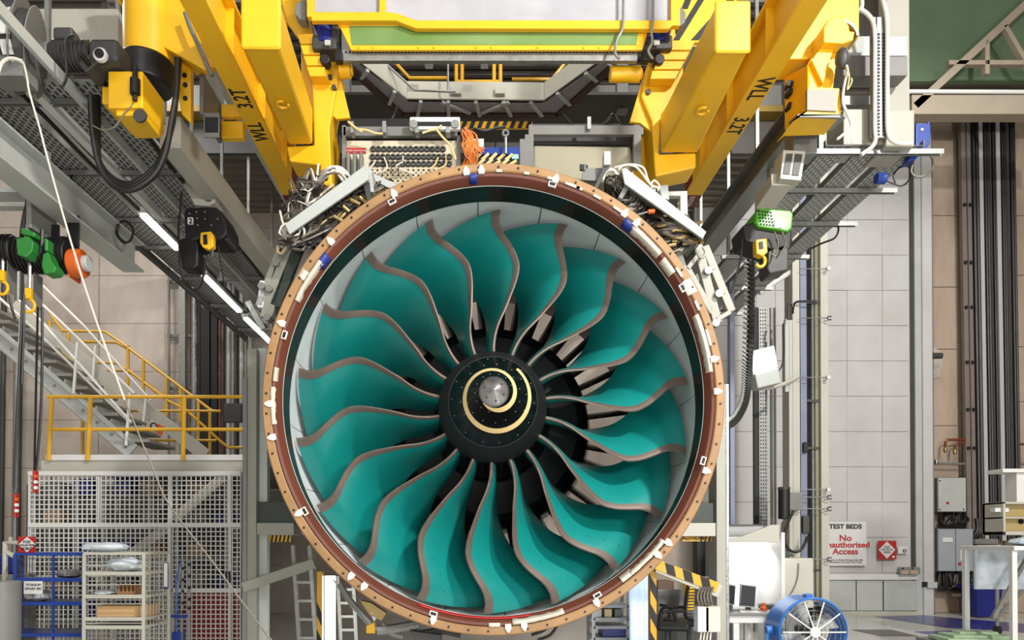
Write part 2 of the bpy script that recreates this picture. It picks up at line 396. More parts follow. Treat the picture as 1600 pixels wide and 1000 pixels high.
# case rings
lath('flange_ring', [(1.832, 5.79), (1.842, 5.78), (1.895, 5.78), (1.905, 5.79), (1.905, 5.85), (1.832, 5.85)], tan, 160, closed=True)
lath('rim_band', [(1.826, 5.79), (1.822, 5.786), (1.80, 5.792), (1.762, 5.85), (1.757, 5.868), (1.826, 5.868)], brown, 160, closed=True)
lath('edge_bead', [(1.7565, 5.858), (1.7535, 5.86), (1.7535, 5.868), (1.7565, 5.872)], lgrey, 160, closed=True)
lath('inlet_barrel', [(1.757, 5.872), (1.768, 5.98), (1.795, 6.22), (1.84, 6.22), (1.83, 5.872)], barrel, 160, closed=True)
for k in range(20):
    a0 = math.radians(18 * k + 4.2); a1 = math.radians(18 * k + 21.9)
    M().lathe([(1.797, 6.223), (1.822, 6.42), (1.824, 6.66), (1.80, 7.06), (1.842, 7.06), (1.842, 6.223)], AX, 'Y', 10, a0, a1, closed=True).build('liner_panel', white_liner, eng)
lath('fan_case', [(1.85, 5.86), (1.85, 8.6), (1.843, 8.6), (1.843, 5.86)], dkgreen, 128, closed=True)
for y, t in ((6.5, .05), (7.1, .05), (7.7, .06)): lath('case_stiffener', [(1.851, y), (1.91, y), (1.91, y + t), (1.851, y + t)], mgrey, 128, closed=True)
lath('rear_duct', [(1.795, 7.07), (1.74, 7.45), (1.72, 8.6), (1.80, 8.6), (1.842, 7.07)], mgrey, 96, closed=True)
# core: splitter, inner annulus and outlet vanes
lath('core_cowl', [(.55, 6.8), (.60, 7.05), (.94, 7.18), (1.0, 7.26), (1.08, 7.6), (.95, 8.6), (.3, 8.7)], black_gloss, 96)
lath('core_bulkhead', [(.2, 6.8), (.56, 6.95), (.88, 7.14)], black, 64)
vn = []; 
for i in range(9):
    u = i / 8
    vn.append((u, .10 * (1 - u) ** 2))
vs = []; fs = []
for r in (.96, 1.4, 1.78):
    for s in (1, -1):
        for u, tt in vn:
            vs.append(V((-r, .95 + .42 * u + (r - .96) * .18, tt - .04 + s * .012 * math.sin(PI * min(1, .15 + .85*u)))))
k = len(vn)
for q in range(2):
    for s in range(2):
        for i in range(k - 1):
            a = (q * 2 + s) * k + i; b = ((q + 1) * 2 + s) * k + i; fs.append((a, a + 1, b + 1, b))
vane_m = mat('dull vane metal', (62, 58, 55), .26, .85, var=.4, scale=5)
v0 = local('outlet_vane', vs, fs, vane_m, eng, cl)
for i in range(1, 42): inst(v0, rot=(0, math.radians(360 / 42 * i), 0))
# bolts round the flange
h0 = M().cyl(V((ex, 5.772, ez)), V((ex, 5.79, ez)), .009, n=8).build('flange_bolt', black, eng)
for i in range(72):
    a = i * 5 + 1.3; p = at(1.868, a, 5.78) - V((ex, 5.78, ez))
    if i == 0: h0.location = p
    else: inst(h0, loc=p)
# white pointed clips across the flange joint
def radial_frame(deg):
    a = math.radians(deg); rad = V((-math.cos(a), 0, math.sin(a))); tng = V((math.sin(a), 0, math.cos(a))); return rad, tng
cm = M()
pts = [(-.024, -.02), (.024, -.02), (.026, .012), (.012, .04), (0, .052), (-.012, .04), (-.026, .012)]
cm.prism([V((t, 0, r)) for t, r in pts], (0, .016, 0))
clip_m = mat('white clip', (232, 226, 212), .45, var=.08)
clips = [(412.5,633),(420,685),(440,510),(467,800),(515,383),(613,307),(545,900),(565,917),(675,970),(728,272),(752,270),(795,986),(870,285),(978,340),(997,354),(1071,450),(1113,565),(1118,614),(1103,735),(1046,846),(1031,866),(936,943),(821,984)]
c0 = None
for x, y in clips:
    p = P(x, y, 5.77); d = math.degrees(math.atan2(p.z - ez, -(p.x - ex))); r = 1.832
    loc = at(r, d, 5.765) - WL[eng.name]; rot = (0, math.radians(d - 90), 0)
    if c0 is None:
        c0 = local('clip', cm.v, cm.f, clip_m, eng, loc, 30); c0.rotation_euler = rot
    else: inst(c0, loc, rot)
# tape patches that follow the band
def arc_patch(name, x0, y0, x1, y1, m, r0=1.772, r1=1.824, y=5.784, lab=None, jag=0, n=14):
    a = P(x0, y0, 5.8); b = P(x1, y1, 5.8)
    d0 = math.atan2(a.z - ez, a.x - ex); d1 = math.atan2(b.z - ez, b.x - ex)
    if d1 - d0 > PI: d1 -= 2*PI
    if d0 - d1 > PI: d0 -= 2*PI
    if d1 < d0: d0, d1 = d1, d0
    vs = []
    sl = lambda r: 5.781 if r > 1.8 else 5.781 + (1.8 - r) * 1.53
    for i in range(n + 1):
        t = d0 + (d1 - d0) * i / n; j0 = random.uniform(0, jag); 
        for r in (r0 + j0, (r0 + r1) / 2, r1 - random.uniform(0, jag * .4)):
            vs.append(V((ex + r*math.cos(t), sl(r) - .004, ez + r*math.sin(t))))
    k = 3; fs = [(i*k+j, i*k+j+1, (i+1)*k+j+1, (i+1)*k+j) for i in range(n) for j in range(2)]
    o = M().add(vs, fs).build(name, m, eng)
    q = o.modifiers.new('thick', 'SOLIDIFY'); q.thickness = .004; q.offset = 0
    if lab: o['label'] = lab
    return o
arc_patch('masking_tape', 466, 478, 506, 420, tape, 1.775, 1.822, jag=.012)
arc_patch('masking_tape', 990, 362, 1032, 405, tape, 1.765, 1.822, jag=.008)
arc_patch('masking_tape', 1036, 412, 1052, 434, tape, 1.765, 1.815)
arc_patch('masking_tape', 1082, 500, 1112, 585, tape, 1.768, 1.822, jag=.008)
arc_patch('masking_tape', 430, 578, 437, 600, tape, 1.785, 1.82)
arc_patch('masking_tape', 430, 608, 440, 664, tape, 1.79, 1.835, jag=.01)
arc_patch('masking_tape', 802, 982, 885, 962, tape, 1.775, 1.825, jag=.008)
arc_patch('masking_tape', 985, 893, 1042, 846, tape, 1.775, 1.822, jag=.012)
arc_patch('masking_tape', 972, 905, 990, 892, tape, 1.77, 1.82)
for x0, y0, x1, y1 in ((819,275,828,276),(856,283,870,286),(886,288,910,295),(931,307,943,313),(962,327,975,336),(1083,478,1090,492),(1104,520,1112,545),(1058,425,1066,440),(775,262,785,262),(905,292,915,296)):
    arc_patch('tape_strip', x0, y0, x1, y1, tape, 1.826, 1.848, y=5.776, n=4)
arc_patch('tape_strip', 1076, 443, 1090, 462, tape, 1.80, 1.89, n=4)
arc_patch('tape_strip', 464, 440, 474, 428, tape, 1.825, 1.885, n=4)
arc_patch('tape_strip', 763, 990, 782, 990, tape, 1.80, 1.835, n=4)
for x0, y0, x1, y1 in ((500,424,514,408),(733,286,745,284),(976,352,992,364)):
    arc_patch('blue_tape', x0, y0, x1, y1, blue_tape, 1.762, 1.822, n=4, lab='dark blue tape')
arc_patch('red_ribbon', 652, 940, 830, 962, red, 1.7575, 1.772, n=24, lab='red tape along the lower lip')
# small outlined labels on the band
for x, y in ((446,530),(475,799),(611,323),(864,296),(1064,459),(1097,721),(936,932),(675,962)):
    p = P(x, y, 5.82); d = math.degrees(math.atan2(p.z - ez, -(p.x - ex))); rad, tng = radial_frame(d)
    c = at(1.795, d, 5.786); nrm = V((0, -1, 0))
    m_ = M().prism([c + tng*a + rad*b + V((0, -.012 , 0)) for a, b in ((-.033,-.02),(.033,-.02),(.033,.02),(-.033,.02))], (0, .02, 0))
    lb = m_.build('tag_label', clip_m, eng)
    M().prism([c + tng*a + rad*b + V((0, -.0145 , 0)) for a, b in ((-.024,-.012),(.024,-.012),(.024,.012),(-.024,.012))], (0, .01, 0)).build('label_field', ink, lb)

eng.scale = (1, 1, ESC); eng.location.z = ez - 1.905 * ESC + .012
# ------------------------------------------------ overhead lifting gantry
def plates(name, m, par, lst, bev=.008, label=None):
    q = M()
    for poly, Y, t in lst: q.pp(poly, Y, t)
    return q.build(name, m, par, bev, label=label)
YG = 6.6
g0 = P(771, 60, YG)
gan = thing('lifting_gantry', 'yellow overhead lifting gantry with white panels, straddling the top of the engine', 'gantry', (g0.x, 7.0, 5.2))
# crossbeam: frame bars, two white panels, green window, service chain
plates('crossbeam_frame', yellow, gan, [
    ([(479,-60),(490,-60),(490,18),(592,18),(592,-60),(602,-60),(602,18),(620,20),(650,31),(1048,31),(1048,-60),(1063,-60),(1063,40),(1050,40),(1045,45),(1012,45),(650,44),(618,32),(486,32),(486,26),(479,26)], YG, .06)], .01)
plates('crossbeam_apron', yellow, gan, [
    ([(528,36),(546,36),(550,68),(990,68),(996,40),(1012,50),(1004,78),(548,78)], YG + .07, .03),
    ([(528,36),(1014,36),(1014,40),(528,40)], YG + .06, .05)], .008)
pan_m = mat('grey white sheet', (178, 178, 182), .4, rgb2=(160, 160, 166), scale=2.2)
plates('white_panel', pan_m, gan, [([(488,-60),(594,-60),(594,20),(488,20)], YG + .05, .04)], .004, 'white sheet panel')
plates('white_panel', pan_m, gan, [([(600,-60),(1050,-60),(1050,33),(648,33),(618,22),(600,22)], YG + .05, .04)], .004, 'long white sheet panel')
green_glass = mat('green tinted window', (96, 128, 62), .12, rgb2=(122, 150, 92), scale=1.2, coat=.5)
plates('window_pane', green_glass, gan, [([(545,38),(1000,38),(994,70),(550,70)], YG + .065, .02)], 0, 'green tinted pane')
for x in (560, 583, 654, 678, 744, 768, 840, 912, 936):
    p = P(x, 73, YG + .06); M().cyl(p, p + V((0, .02, 0)), .012, n=8).build('apron_bolt', yellow, gan)
tr = M(); a = P(535, 90, 6.75); b = P(995, 94, 6.75)
tr.bb((a.x, 6.72, a.z - .05), (b.x, 6.77, a.z - .035)); tr.bb((a.x, 6.72, a.z - .035), (b.x, 6.735, a.z + .055)); tr.bb((a.x, 6.765, a.z - .035), (b.x, 6.77, a.z + .04))
ct = tr.build('service_tray', galv, gan, .003, label='galvanised slotted tray')
sl = M(); nx = 78
for i in range(nx):
    x = a.x + .04 + (b.x - a.x - .08) * i / (nx - 1); sl.bb((x - .009, 6.716, a.z + .022), (x + .009, 6.722, a.z + .04))
sl.build('tray_slots', black, ct, stuff=True)
tb = M()
for j in range(4): tb.tube([V((a.x + .02, 6.735 + j*.008, a.z - .01 + .012*j)), V(((a.x+b.x)/2, 6.735 + j*.008, a.z - .02 + .01*j)), V((b.x - .02, 6.735 + j*.008, a.z - .01 + .012*j))], .013, 6)
tb.build('tray_cables', wire_grey, ct, stuff=True)
# side girders running away from the camera
for sgn, xs in ((-1, ((380, 438, 76, 450, 489, 227))), (1, ((1117, 1169, 82, 1031, 1090, 240)))):
    n0, n1 = P(xs[0], xs[2], 5.4), P(xs[1], xs[2], 5.4); f0, f1 = P(xs[3], xs[5], 6.95), P(xs[4], xs[5], 6.95)
    H = .36
    q = M(); q.add([n0, n1, n1 + V((0,0,H)), n0 + V((0,0,H)), f0, f1, f1 + V((0,0,H)), f0 + V((0,0,H))], [(0,1,2,3),(4,5,6,7),(0,1,5,4),(1,2,6,5),(2,3,7,6),(3,0,4,7)])
    gd = q.build('side_girder', yellow, gan, .03, seg=3)
    c = (n0 + n1) / 2; 
    M().bb((n0.x - .01, 5.36, n0.z - .02), (n1.x + .01, 5.40, n0.z + H + .02)).build('end_plate', yellow, gd, .02)
    e = P((xs[3] + xs[4]) / 2 - 4 * sgn, 160 if sgn < 0 else 176, 6.2)
    q = M(); cx_ = (n0.x + n1.x + f0.x + f1.x) / 4; zz = (n0.z + f0.z) / 2 - .03
    q.tube([V((cx_ + .05*math.cos(t), 6.15 + .05*math.sin(t), zz)) for t in [i*PI/5 for i in range(9)]], .012, 6); q.build('lifting_eye', yellow, gd)
# legs below the girders
plates('leg_plate', yellow, gan, [([(447,228),(490,226),(487,104),(528,92),(531,112),(523,150),(515,200),(519,290),(500,290),(500,258),(452,252)], 6.95, .3)], .02)
plates('leg_plate', yellow, gan, [([(1030,240),(1088,238),(1088,262),(1024,276),(1022,250),(1018,190),(1002,150),(1008,112),(1013,96),(1060,104),(1054,150),(1034,180)], 6.95, .3)], .02)
plates('leg_gusset', yellow, gan, [([(516,118),(530,112),(547,184),(526,186),(514,176)], 7.0, .04), ([(512,190),(520,185),(530,235),(528,270),(519,300),(500,300)], 7.3, .05)], .005)
plates('leg_gusset', yellow, gan, [([(1020,138),(1002,130),(984,190),(1000,192),(1018,206)], 7.0, .04), ([(1000,200),(1018,205),(1022,300),(1000,300),(985,262),(990,215)], 7.3, .05)], .005)
for k in range(4):
    plates('hinge_block', yellow, gan, [([(464+5*k, 53+17*k),(489+6*k, 53+17*k),(494+6*k, 68+17*k),(469+5*k, 68+17*k)], 6.82, .22)], .006)
    plates('hinge_block', yellow, gan, [([(1040-7*k, 65+15*k),(1086-8*k, 65+15*k),(1079-8*k, 78+15*k),(1034-6*k, 78+15*k)], 6.82, .22)], .006)
for x, y in ((516,121),(522,137),(1019,129),(1013,144)):
    p = P(x, y, 6.94); M().cyl(p - V((0, .015, 0)), p + V((0, .03, 0)), .026, n=6).build('leg_bolt', dgrey, gan, label='dark bolt head')
for x0, x1, y in ((530,548,110),(953,1000,116)):
    p0, p1 = P(x0, y, 6.9), P(x1, y, 6.9); q = M().cyl(p0, p1, .075, n=20); q.cyl(p1, p1 + (p1 - p0).normalized() * .02, .05, n=20); q.build('pin_actuator', yellow, gan, .01)
# slotted yellow back plates beside the crossbeam
plates('back_plate', yellow, gan, [([(437,-60),(480,-60),(486,40),(492,60),(463,55),(450,36),(441,5)], 6.95, .05)], .006)
plates('back_plate', yellow, gan, [([(1060,-60),(1200,-60),(1098,66),(1040,66)], 7.0, .05)], .006, 'yellow plate with black stripes')
hz = M()
for x0, y0, x1, y1, wd in ((1128,-62,1052,62,10),(1190,-62,1080,62,12),(1095,-62,1065,13,10)):
    hz.pp([(x0, y0), (x0 + wd, y0), (x1 + wd, y1), (x1, y1)], 6.992, .008)
hz.build('hazard_stripes', black, gan, stuff=True)
for sx, poly in ((-1, [(478,-2),(466,2),(460,10),(461,22),(468,30),(478,31)]), (1, [(1060,10),(1067,12),(1072,20),(1071,34),(1064,40),(1060,41)])):
    plates('buffer', mgrey, gan, [(poly, 6.7, .12)], .01, 'grey buffer')
plates('back_plate', yellow, gan, [([(400,-60),(445,-60),(466,36),(440,36),(404,-20)], 7.05, .05)], .004)
# drive motors in the end bays
for xs, s in ((508, 1), (1030, -1)):
    mo = M(); p0, p1 = P(xs - 5*s, 30, 6.85), P(xs + 2*s, 66, 6.85)
    mo.cyl(p0, p1, .115, .095, 20); mo.cyl(p1, p1 + (p1 - p0) * .2, .11, .11, 20)
    md = mo.build('drive_motor', navy, gan, .008, label='blue drive motor')
    q = M(); b0_ = P(xs + 2*s, 76, 6.86); q.box(b0_, (.24, .2, .14)); q.box(b0_ + V((.1*s, -.06, .1)), (.07, .07, .2)); q.build('gearbox', dgrey, md, .02, label='dark gearbox')
    r = P(xs - 1*s, 91, 6.78); M().cyl(r, r + V((0, .1, 0)), .05, n=20).build('roller', rubber, md, .01)
    q = P(xs + 4*s, 67, 6.72); M().box(q, (.055, .02, .05)).build('plate', lgrey, md, .003)
    r = P(xs + 22*s, 90, 6.7); M().box(r, (.07, .08, .1)).build('limit_switch', black, md, .01)
M().bb(P(484, 96, 7.1), P(534, 38, 7.12)).build('bay_back', dgrey, gan)
M().bb(P(1008, 96, 7.1), P(1050, 50, 7.12)).build('bay_back', dgrey, gan)
# conduits on the right of the crossbeam
for pts in (((974,-60),(974,20),(972,46),(964,62),(961,82),(968,92)), ((1021,-60),(1020,20),(1018,50),(1019,66),(1013,80),(1020,92))):
    M().tube([P(x, y, YG - .03) for x, y in pts], .013, 8, k=5).build('conduit', galv, gan, label='grey flexible conduit')
# hangers up to the roof
for x in (-1.72, 1.97):
    q = M(); q.bb((x - .12, 7.2, 5.80), (x + .12, 7.38, 13.0)); q.build('hanger', yellow, gan, .01)
# lifting beams: I sections running away from the camera, load plate lettering under the lower flange
def lift_beam(sgn, X0, X1, lab, rows):
    Za = 5.54; A, B = V((X0, 4.7, Za)), V((X1, 8.2, Za))
    th = thing('lifting_beam', lab, 'lifting beam', B, 'lifting beams of the gantry'); up = lambda z: V((0, 0, z))
    M().beam(A + up(.015), B + up(.015), .2, .03).build('lower_flange', yellow, th, .006)
    M().beam(A + up(.25), B + up(.25), .03, .44).build('web', yellow, th, .004)
    M().beam(A + up(.485), B + up(.485), .2, .03).build('upper_flange', yellow, th, .006)
    for t in (.35, .62, .86):
        p = A.lerp(B, t); M().box(p + up(.25), (.16, .02, .44)).build('stiffener', yellow, th, .003)
    q = M(); d = (B - A).normalized() * .3; q.beam(B + up(.015), B + d + up(.015), .2, .03); ft = q.build('end_plate', dkred, th, .004, label='dark red end with white lettering')
    M().beam(B + up(.25), B + d + up(.25), .03, .44).build('end_web', dkred, th, .004)
    for z0, yy in ((.5, 5.0),): M().bb((X0 - .05, yy - .05, Za + z0), (X0 + .05, yy + .05, 12.98)).build('hanger', yellow, th, .006)
    xd, yd = ((0, -1, 0), (-1, 0, 0)) if sgn < 0 else ((0, 1, 0), (1, 0, 0))
    for body, yy in rows:
        text('lettering', body, .2, th, (X0 + (X1 - X0) * (yy - 4.7) / 3.5, yy, Za - .001), xd, yd, ink, bold=.003, sx=.78)
    text('lettering', 'BOTTOM', .085, ft, B + d * .5 - up(.001), xd, yd, white, sx=.7)
lift_beam(-1, -2.135, -2.215, 'yellow I beam lettered WLL 3.2T reaching over the hoist marked 2', (('WLL', 6.92), ('3.2T', 6.4)))
lift_beam(1, 2.50, 2.50, 'yellow I beam lettered WLL 3.2T beside the round arched hoist head', (('WLL', 6.26), ('3.2T', 6.82)))
# hoist head over the strip lights (picture left) ---------------------------------
hl = thing('travelling_hoist', 'yellow hoist head with black rope drum and square yellow gearbox', 'hoist', P(225, 200, 6.3), 'gantry hoist heads')
q = M(); q.cyl(P(232, 98, 6.35), P(232, -70, 6.35), .21, n=32); q.build('column', yellow, hl, .01)
q = M(); q.cyl(P(229, 138, 6.3), P(231, 97, 6.3), .225, .235, 32); q.build('rope_drum', rubber, hl, .03, label='black rope drum')
c = P(214, 163, 6.0)
q = M(); q.box(c, (.29, .40, .31)); q.box(c + V((-.2, .05, .03)), (.12, .26, .15)); q.box(c + V((0.02, 0, -.17)), (.23, .34, .06)); gb = q.build('gearbox', yellow, hl, .012, label='square yellow gearbox')
p = P(218, 180, 5.785); M().cyl(p, p + V((0, .02, 0)), .055, n=24).build('hole_disc', dgrey, gb)  # dark disc put in for the darkness of a round hole
q = M(); s0 = P(211, 148, 5.78); q.cyl(s0, s0 + V((0, 0, .13)), .04, n=14); q.cyl(s0 + V((0,0,.13)), s0 + V((0,0,.24)), .022, n=10); q.cyl(s0 - V((0,0,.05)), s0, .02, n=10); q.build('sensor', black, gb, .004, label='black sensor')
M().tube([P(x, y, 5.8) for x, y in ((211,153),(206,165),(195,176),(186,190),(176,200),(160,203),(145,196))], .006, 6, k=5).build('sensor_cable', wire_grey, gb)
plates('bracket_plate', yellow, hl, [([(150,-60),(168,-60),(195,24),(205,64),(200,90),(196,25)], 6.3, .3), ([(214,-60),(283,-60),(292,20),(336,104),(320,110),(243,66),(236,56)], 6.25, .06)], .008)
plates('bracket_web', yellow, hl, [([(236,-60),(256,-60),(300,78),(282,78)], 6.28, .35), ([(180,-60),(262,-60),(262,30),(200,30)], 6.5, .1)], .006)
plates('side_plate', yellow, hl, [([(262,88),(298,100),(298,192),(284,178),(278,150),(262,140)], 6.5, .06)], .006)
for x, y in ((288,117),(289,132),(289,153)): p = P(x, y, 6.49); M().cyl(p, p + V((0,.02,0)), .022, n=12).build('bolt', black, hl)
q = M(); q.tube([P(x, y, 6.15) for x, y in ((289,20),(298,45),(312,75),(325,105),(332,118))], .02, 8, k=4); q.build('hydraulic_ram', galv, hl, label='grey hydraulic ram')
q = M(); q.bb(P(318, 178, 6.6), P(342, 138, 7.1)); q.build('ram_box', mgrey, hl, .01)
q = M(); q.bb(P(318, 214, 6.5), P(344, 178, 6.52)); 
hl2 = q.build('open_box', mgrey, hl, .004); M().bb(P(320, 206, 6.49), P(341, 184, 6.5)).build('box_mouth', black, hl2)
q = M(); q.bb(P(345, 182, 7.0), P(384, 168, 7.06)); q.bb(P(345, 215, 7.0), P(384, 196, 7.08)); q.build('tie_beam', yellow, hl, .01)
# hoist head picture right
hr = thing('travelling_hoist', 'yellow hoist head with round metal arch and bright steel plate', 'hoist', P(1270, 205, 6.2), 'gantry hoist heads')
plates('head_plate', yellow, hr, [([(1255,-60),(1343,-60),(1343,58),(1328,70),(1300,80),(1285,86),(1262,92),(1234,92),(1225,84),(1255,30)], 6.35, .3)], .012)
q = M(); c = P(1309, 60, 6.2); n = 16
q.lathe([(.145, 6.15), (.165, 6.15), (.165, 6.36), (.145, 6.36)], (c.x, 0, c.z - .03), 'Y', 20, 0.15, PI - .05, closed=True); q.build('arch_ring', steel, hr, label='bright curved steel guard')
q = M(); q.pp([(1287,66),(1287,44),(1294,30),(1306,24),(1318,27),(1327,40),(1328,48),(1336,49),(1334,62),(1318,68)], 6.12, .25); q.build('rope_cover', yellow, hr, .012)
q = M(); q.pp([(1283,66),(1322,66),(1306,106),(1302,138),(1262,138),(1262,100)], 6.25, .2); q.build('head_block', yellow, hr, .008)
q = M(); q.pp([(1287,68),(1305,68),(1286,131),(1268,94)], 6.2, .05); q.build('gusset', yellow, hr, .004)
q = M(); q.pp([(1262,136),(1312,138),(1314,180),(1246,182),(1240,188),(1262,170)], 6.12, .3); q.build('lower_block', yellow, hr, .006)
q = M(); q.pp([(1261,140),(1307,140),(1307,174),(1261,172)], 6.105, .03); q.build('bright_plate', mat('scratched steel', (126, 124, 116), .5, .3, var=.35, scale=16), hr, .003, label='bright steel plate')
q = M(); a0 = [P(1226,120,6.6), P(1262,102,6.2), P(1262,176,6.12), P(1226,203,6.5)]; q.prism(a0, (.03, .03, 0)); sp = q.build('side_plate', yellow, hr, .004)
for x, y in ((1234,133),(1234,145),(1235,167)):
    p = P(x, y, 6.45); M().cyl(p - V((.01, .03, 0)), p + V((0,.05,0)), .03, n=14).build('hole', black, sp)
q = M(); q.add([P(1246,183,6.12), P(1322,184,6.12), P(1300,204,6.6), P(1226,203,6.6), P(1246,178,6.12), P(1322,178,6.12), P(1300,196,6.6), P(1226,196,6.6)], [(0,1,2,3),(4,5,6,7),(0,1,5,4),(1,2,6,5),(2,3,7,6),(3,0,4,7)]); q.build('base_plate', mgrey, hr, .003, label='grey underside plate')
q = M(); q.ball(P(1316, 92, 6.1), .075, 14, (.8, .8, 1.3)); q.build('limit_switch', dgrey, hr)
M().tube([P(x, y, 6.08) for x, y in ((1321,100),(1324,112),(1319,135),(1317,160),(1325,180),(1330,196),(1322,206),(1308,218))], .012, 7, k=5).build('white_cable', wire_white, hr)
M().tube([P(x, y, 6.05) for x, y in ((1323,104),(1327,120),(1324,140),(1331,128),(1330,122))], .006, 6, k=5).build('thin_cable', cream, hr)
# ------------------------------------------------ roof steelwork, service trays, hoists on the two sides
cb = thing('roof_crossbeam', 'grey crossbeam with a dull yellow lower flange far above the engine', 'beam', (.1, 11.4, 8.3))
q = M(); q.bb((-6.2, 11.3, 8.52), (5.4, 11.5, 8.86)); q.build('beam_web', mgrey, cb, .01)
q = M(); q.bb((-6.2, 11.25, 8.40), (5.4, 11.52, 8.5)); q.build('beam_flange', mat('dull yellow', (150, 120, 40), .5, var=.3), cb, .005)
fas = M(); 
for i in range(9): 
    x = -6.2 + i * 1.29; M().bb((x + .008, 11.5, 7.86), (x + 1.282, 11.56, 8.395)).build('fascia_panel', dgrey if i % 2 else mat('fascia grey', (84, 80, 74), .6, var=.2), cb, .005)
M().ib((-12.4, 11.0, 12.4), (12.4, 11.0, 12.4), .2, .4, .03).build('trim_1', mgrey, None, kind='structure')
# access platform with a cut-corner opening
pf = thing('access_platform', 'cream overhead walkway frame with cut corners and yellow guard rails behind the gantry', 'platform', P(745, 160, 10))
Zp = 7.75
pts_o = [PZ(x, y, Zp) for x, y in ((552, 90), (636, 156), (850, 158), (938, 95))]
pts_u = [PZ(x, y, Zp) for x, y in ((540, 98), (628, 179), (872, 179), (956, 104))]
for i in range(3):
    a, b = pts_o[i], pts_o[i + 1]; u = V((0, 0, .27)); o = (pts_u[i] - a) * .06
    M().prism([a, b, b + u, a + u], V((o.x, .03, 0))).build('fascia', cream_paint, pf, .006)
    M().prism([a - V((0, .03, 0)), b - V((0, .03, 0)), b + V((0, .04, 0)), a + V((0, .04, 0))], (0, 0, .03)).build('fascia_lip', cream_paint, pf, .004)
    M().prism([a, b, pts_u[i + 1], pts_u[i]], (0, 0, .02)).build('soffit', mat('lilac grey soffit', (150, 146, 152), .5) if i == 0 else bpy.data.materials['lilac grey soffit'], pf)
    c, d = pts_u[i], pts_u[i + 1]; M().beam(c, d, .1, .06).build('lower_flange', mat('oxide brown', (66, 40, 34), .6) if i == 0 else bpy.data.materials['oxide brown'], pf)
    n = (2, 5, 2)[i]
    for k in range(n):
        t = (k + .5) / n; M().beam(a.lerp(b, t) - V((0, 0, .02)), c.lerp(d, t) - V((0, 0, .02)), .05, .04).build('rib', lgrey, pf, .004)
for x0, x1 in ((690, 735), (795, 752)):
    a, b = PZ(x0, 160, Zp - .02), PZ(x1, 177, Zp - .02); M().beam(a, b, .05, .03).build('brace', lgrey, pf)
z0 = P(640, 197, 10.25).z
hz = M().bb((P(718,197,10.2).x, 10.2, z0 - .06), (P(832,197,10.2).x, 10.24, z0 + .04)); hb = hz.build('hazard_strip', yellow_rail, pf)
q = M()
for i in range(9):
    x = P(720 + 12.6 * i, 197, 10.2).x; q.prism([V((x, 10.195, z0 - .06)), V((x + .06, 10.195, z0 - .06)), V((x + .1, 10.195, z0 + .04)), V((x + .04, 10.195, z0 + .04))], (0, .004, 0))
q.build('black_stripes', black, hb, stuff=True)
# its guard rails
for x in (713, 722, 772, 782):
    a, b = P(x, 142, 10.05), P(x, 60, 10.05); M().cyl(a, b, .028, n=10).build('rail_post', yellow_rail, pf)
for y in (133, 128): M().beam(P(713, y, 10.05), P(782, y, 10.05), .03, .05).build('kick_rail', yellow_rail, pf, .004)
for x in (713, 781): M().box(P(x, 146, 9.95), (.14, .16, .1)).build('post_shoe', cream_paint, pf, .006)
for p in (((616,96),(640,122),(700,122)), ((885,96),(862,124),(800,124))):
    M().tube([P(x, y, 10.2) for x, y in p], .025, 8).build('hand_rail', yellow_rail, pf)
M().tube([P(x, y, 9.6) for x, y in ((600,97),(648,141),(700,143),(712,143))], .016, 8).build('conduit', galv, pf)
M().tube([P(x, y, 9.7) for x, y in ((700,96),(700,143))], .014, 8).build('conduit', galv, pf)
for x in (670, 757): M().box(P(x, 99, 9.5), (.1, .1, .09)).build('junction_box', lgrey, pf, .004)
M().bb((-2.2, 10.0, Zp + .12), (2.3, 11.2, Zp + .16)).build('walkway_deck', dgrey, pf)
for x in (-2.0, 2.1): M().bb((x - .08, 10.3, Zp + .1), (x + .08, 10.46, 12.98)).build('hanger_post', mgrey, pf)
tray_m = mat('tray steel', (170, 172, 170), .5, .15, var=.2, scale=6)
# ---- trays
def tray(name, lab, x, w, z, y0, y1, m, parent, sm=None):
    q = M(); q.bb((x - w/2, y0, z), (x + w/2, y1, z + .004))
    for s in (-1, 1): q.bb((x + s*w/2 - .004, y0, z), (x + s*w/2 + .004, y1, z + .06))
    t = q.build(name, m, parent, smooth=0)
    q = M(); n = max(4, round(w / .045))
    for i in range(n):
        xx = x - w/2 + w * (i + .5) / n; y = y0 + .03 + .04 * (i % 2)
        while y < y1 - .06: q.bb((xx - .0115, y, z - .002), (xx + .0115, y + .055, z)); y += .085
    q.build('tray_slots', sm or dgrey, t, stuff=True, smooth=0)
    return t
tl_ = thing('service_gallery', 'slotted cable trays on struts running away beside the strip lights', 'cable tray', (-3.7, 9, 5.3))
for x, w in ((-4.28, .3), (-3.66, .24), (-3.36, .24), (-3.06, .2)): tray('cable_tray', '', x, w, 5.42, 5.95, 13.6, tray_m, tl_)
for y in (6.2, 7.4, 8.5, 9.3, 10.4, 11.6, 12.9): 
    M().ch((-4.6, y, 5.38), (-2.9, y, 5.38), .05, .05, .006).build('strut', galv, tl_)
    M().bb((-3.85, y - .02, 5.4), (-3.81, y + .02, 8.3 if y > 11.5 else 12.98)).build('drop_rod', galv, tl_)
M().bb((-3.87, 5.4, 5.34), (-3.79, 8.4, 5.39)).build('white_trunking', white, tl_, .004)
M().bb((-3.50, 4.6, 5.30), (-3.46, 13.4, 5.40)).build('side_trunking', lgrey, tl_, .004)
M().bb((-4.48, 4.6, 5.30), (-4.44, 13.4, 5.40)).build('side_trunking', dgrey, tl_, .004)
for x in (-3.52, -3.2, -3.9, -4.0): M().tube([(x + .02*math.sin(k*1.7), 5.6 + k*.8, 5.385 + .015*math.cos(k*2.1)) for k in range(10)], .022, 7, k=3).build('gap_shade_tube', rubber, tl_)  # black tubes added so the gaps between the trays read dark
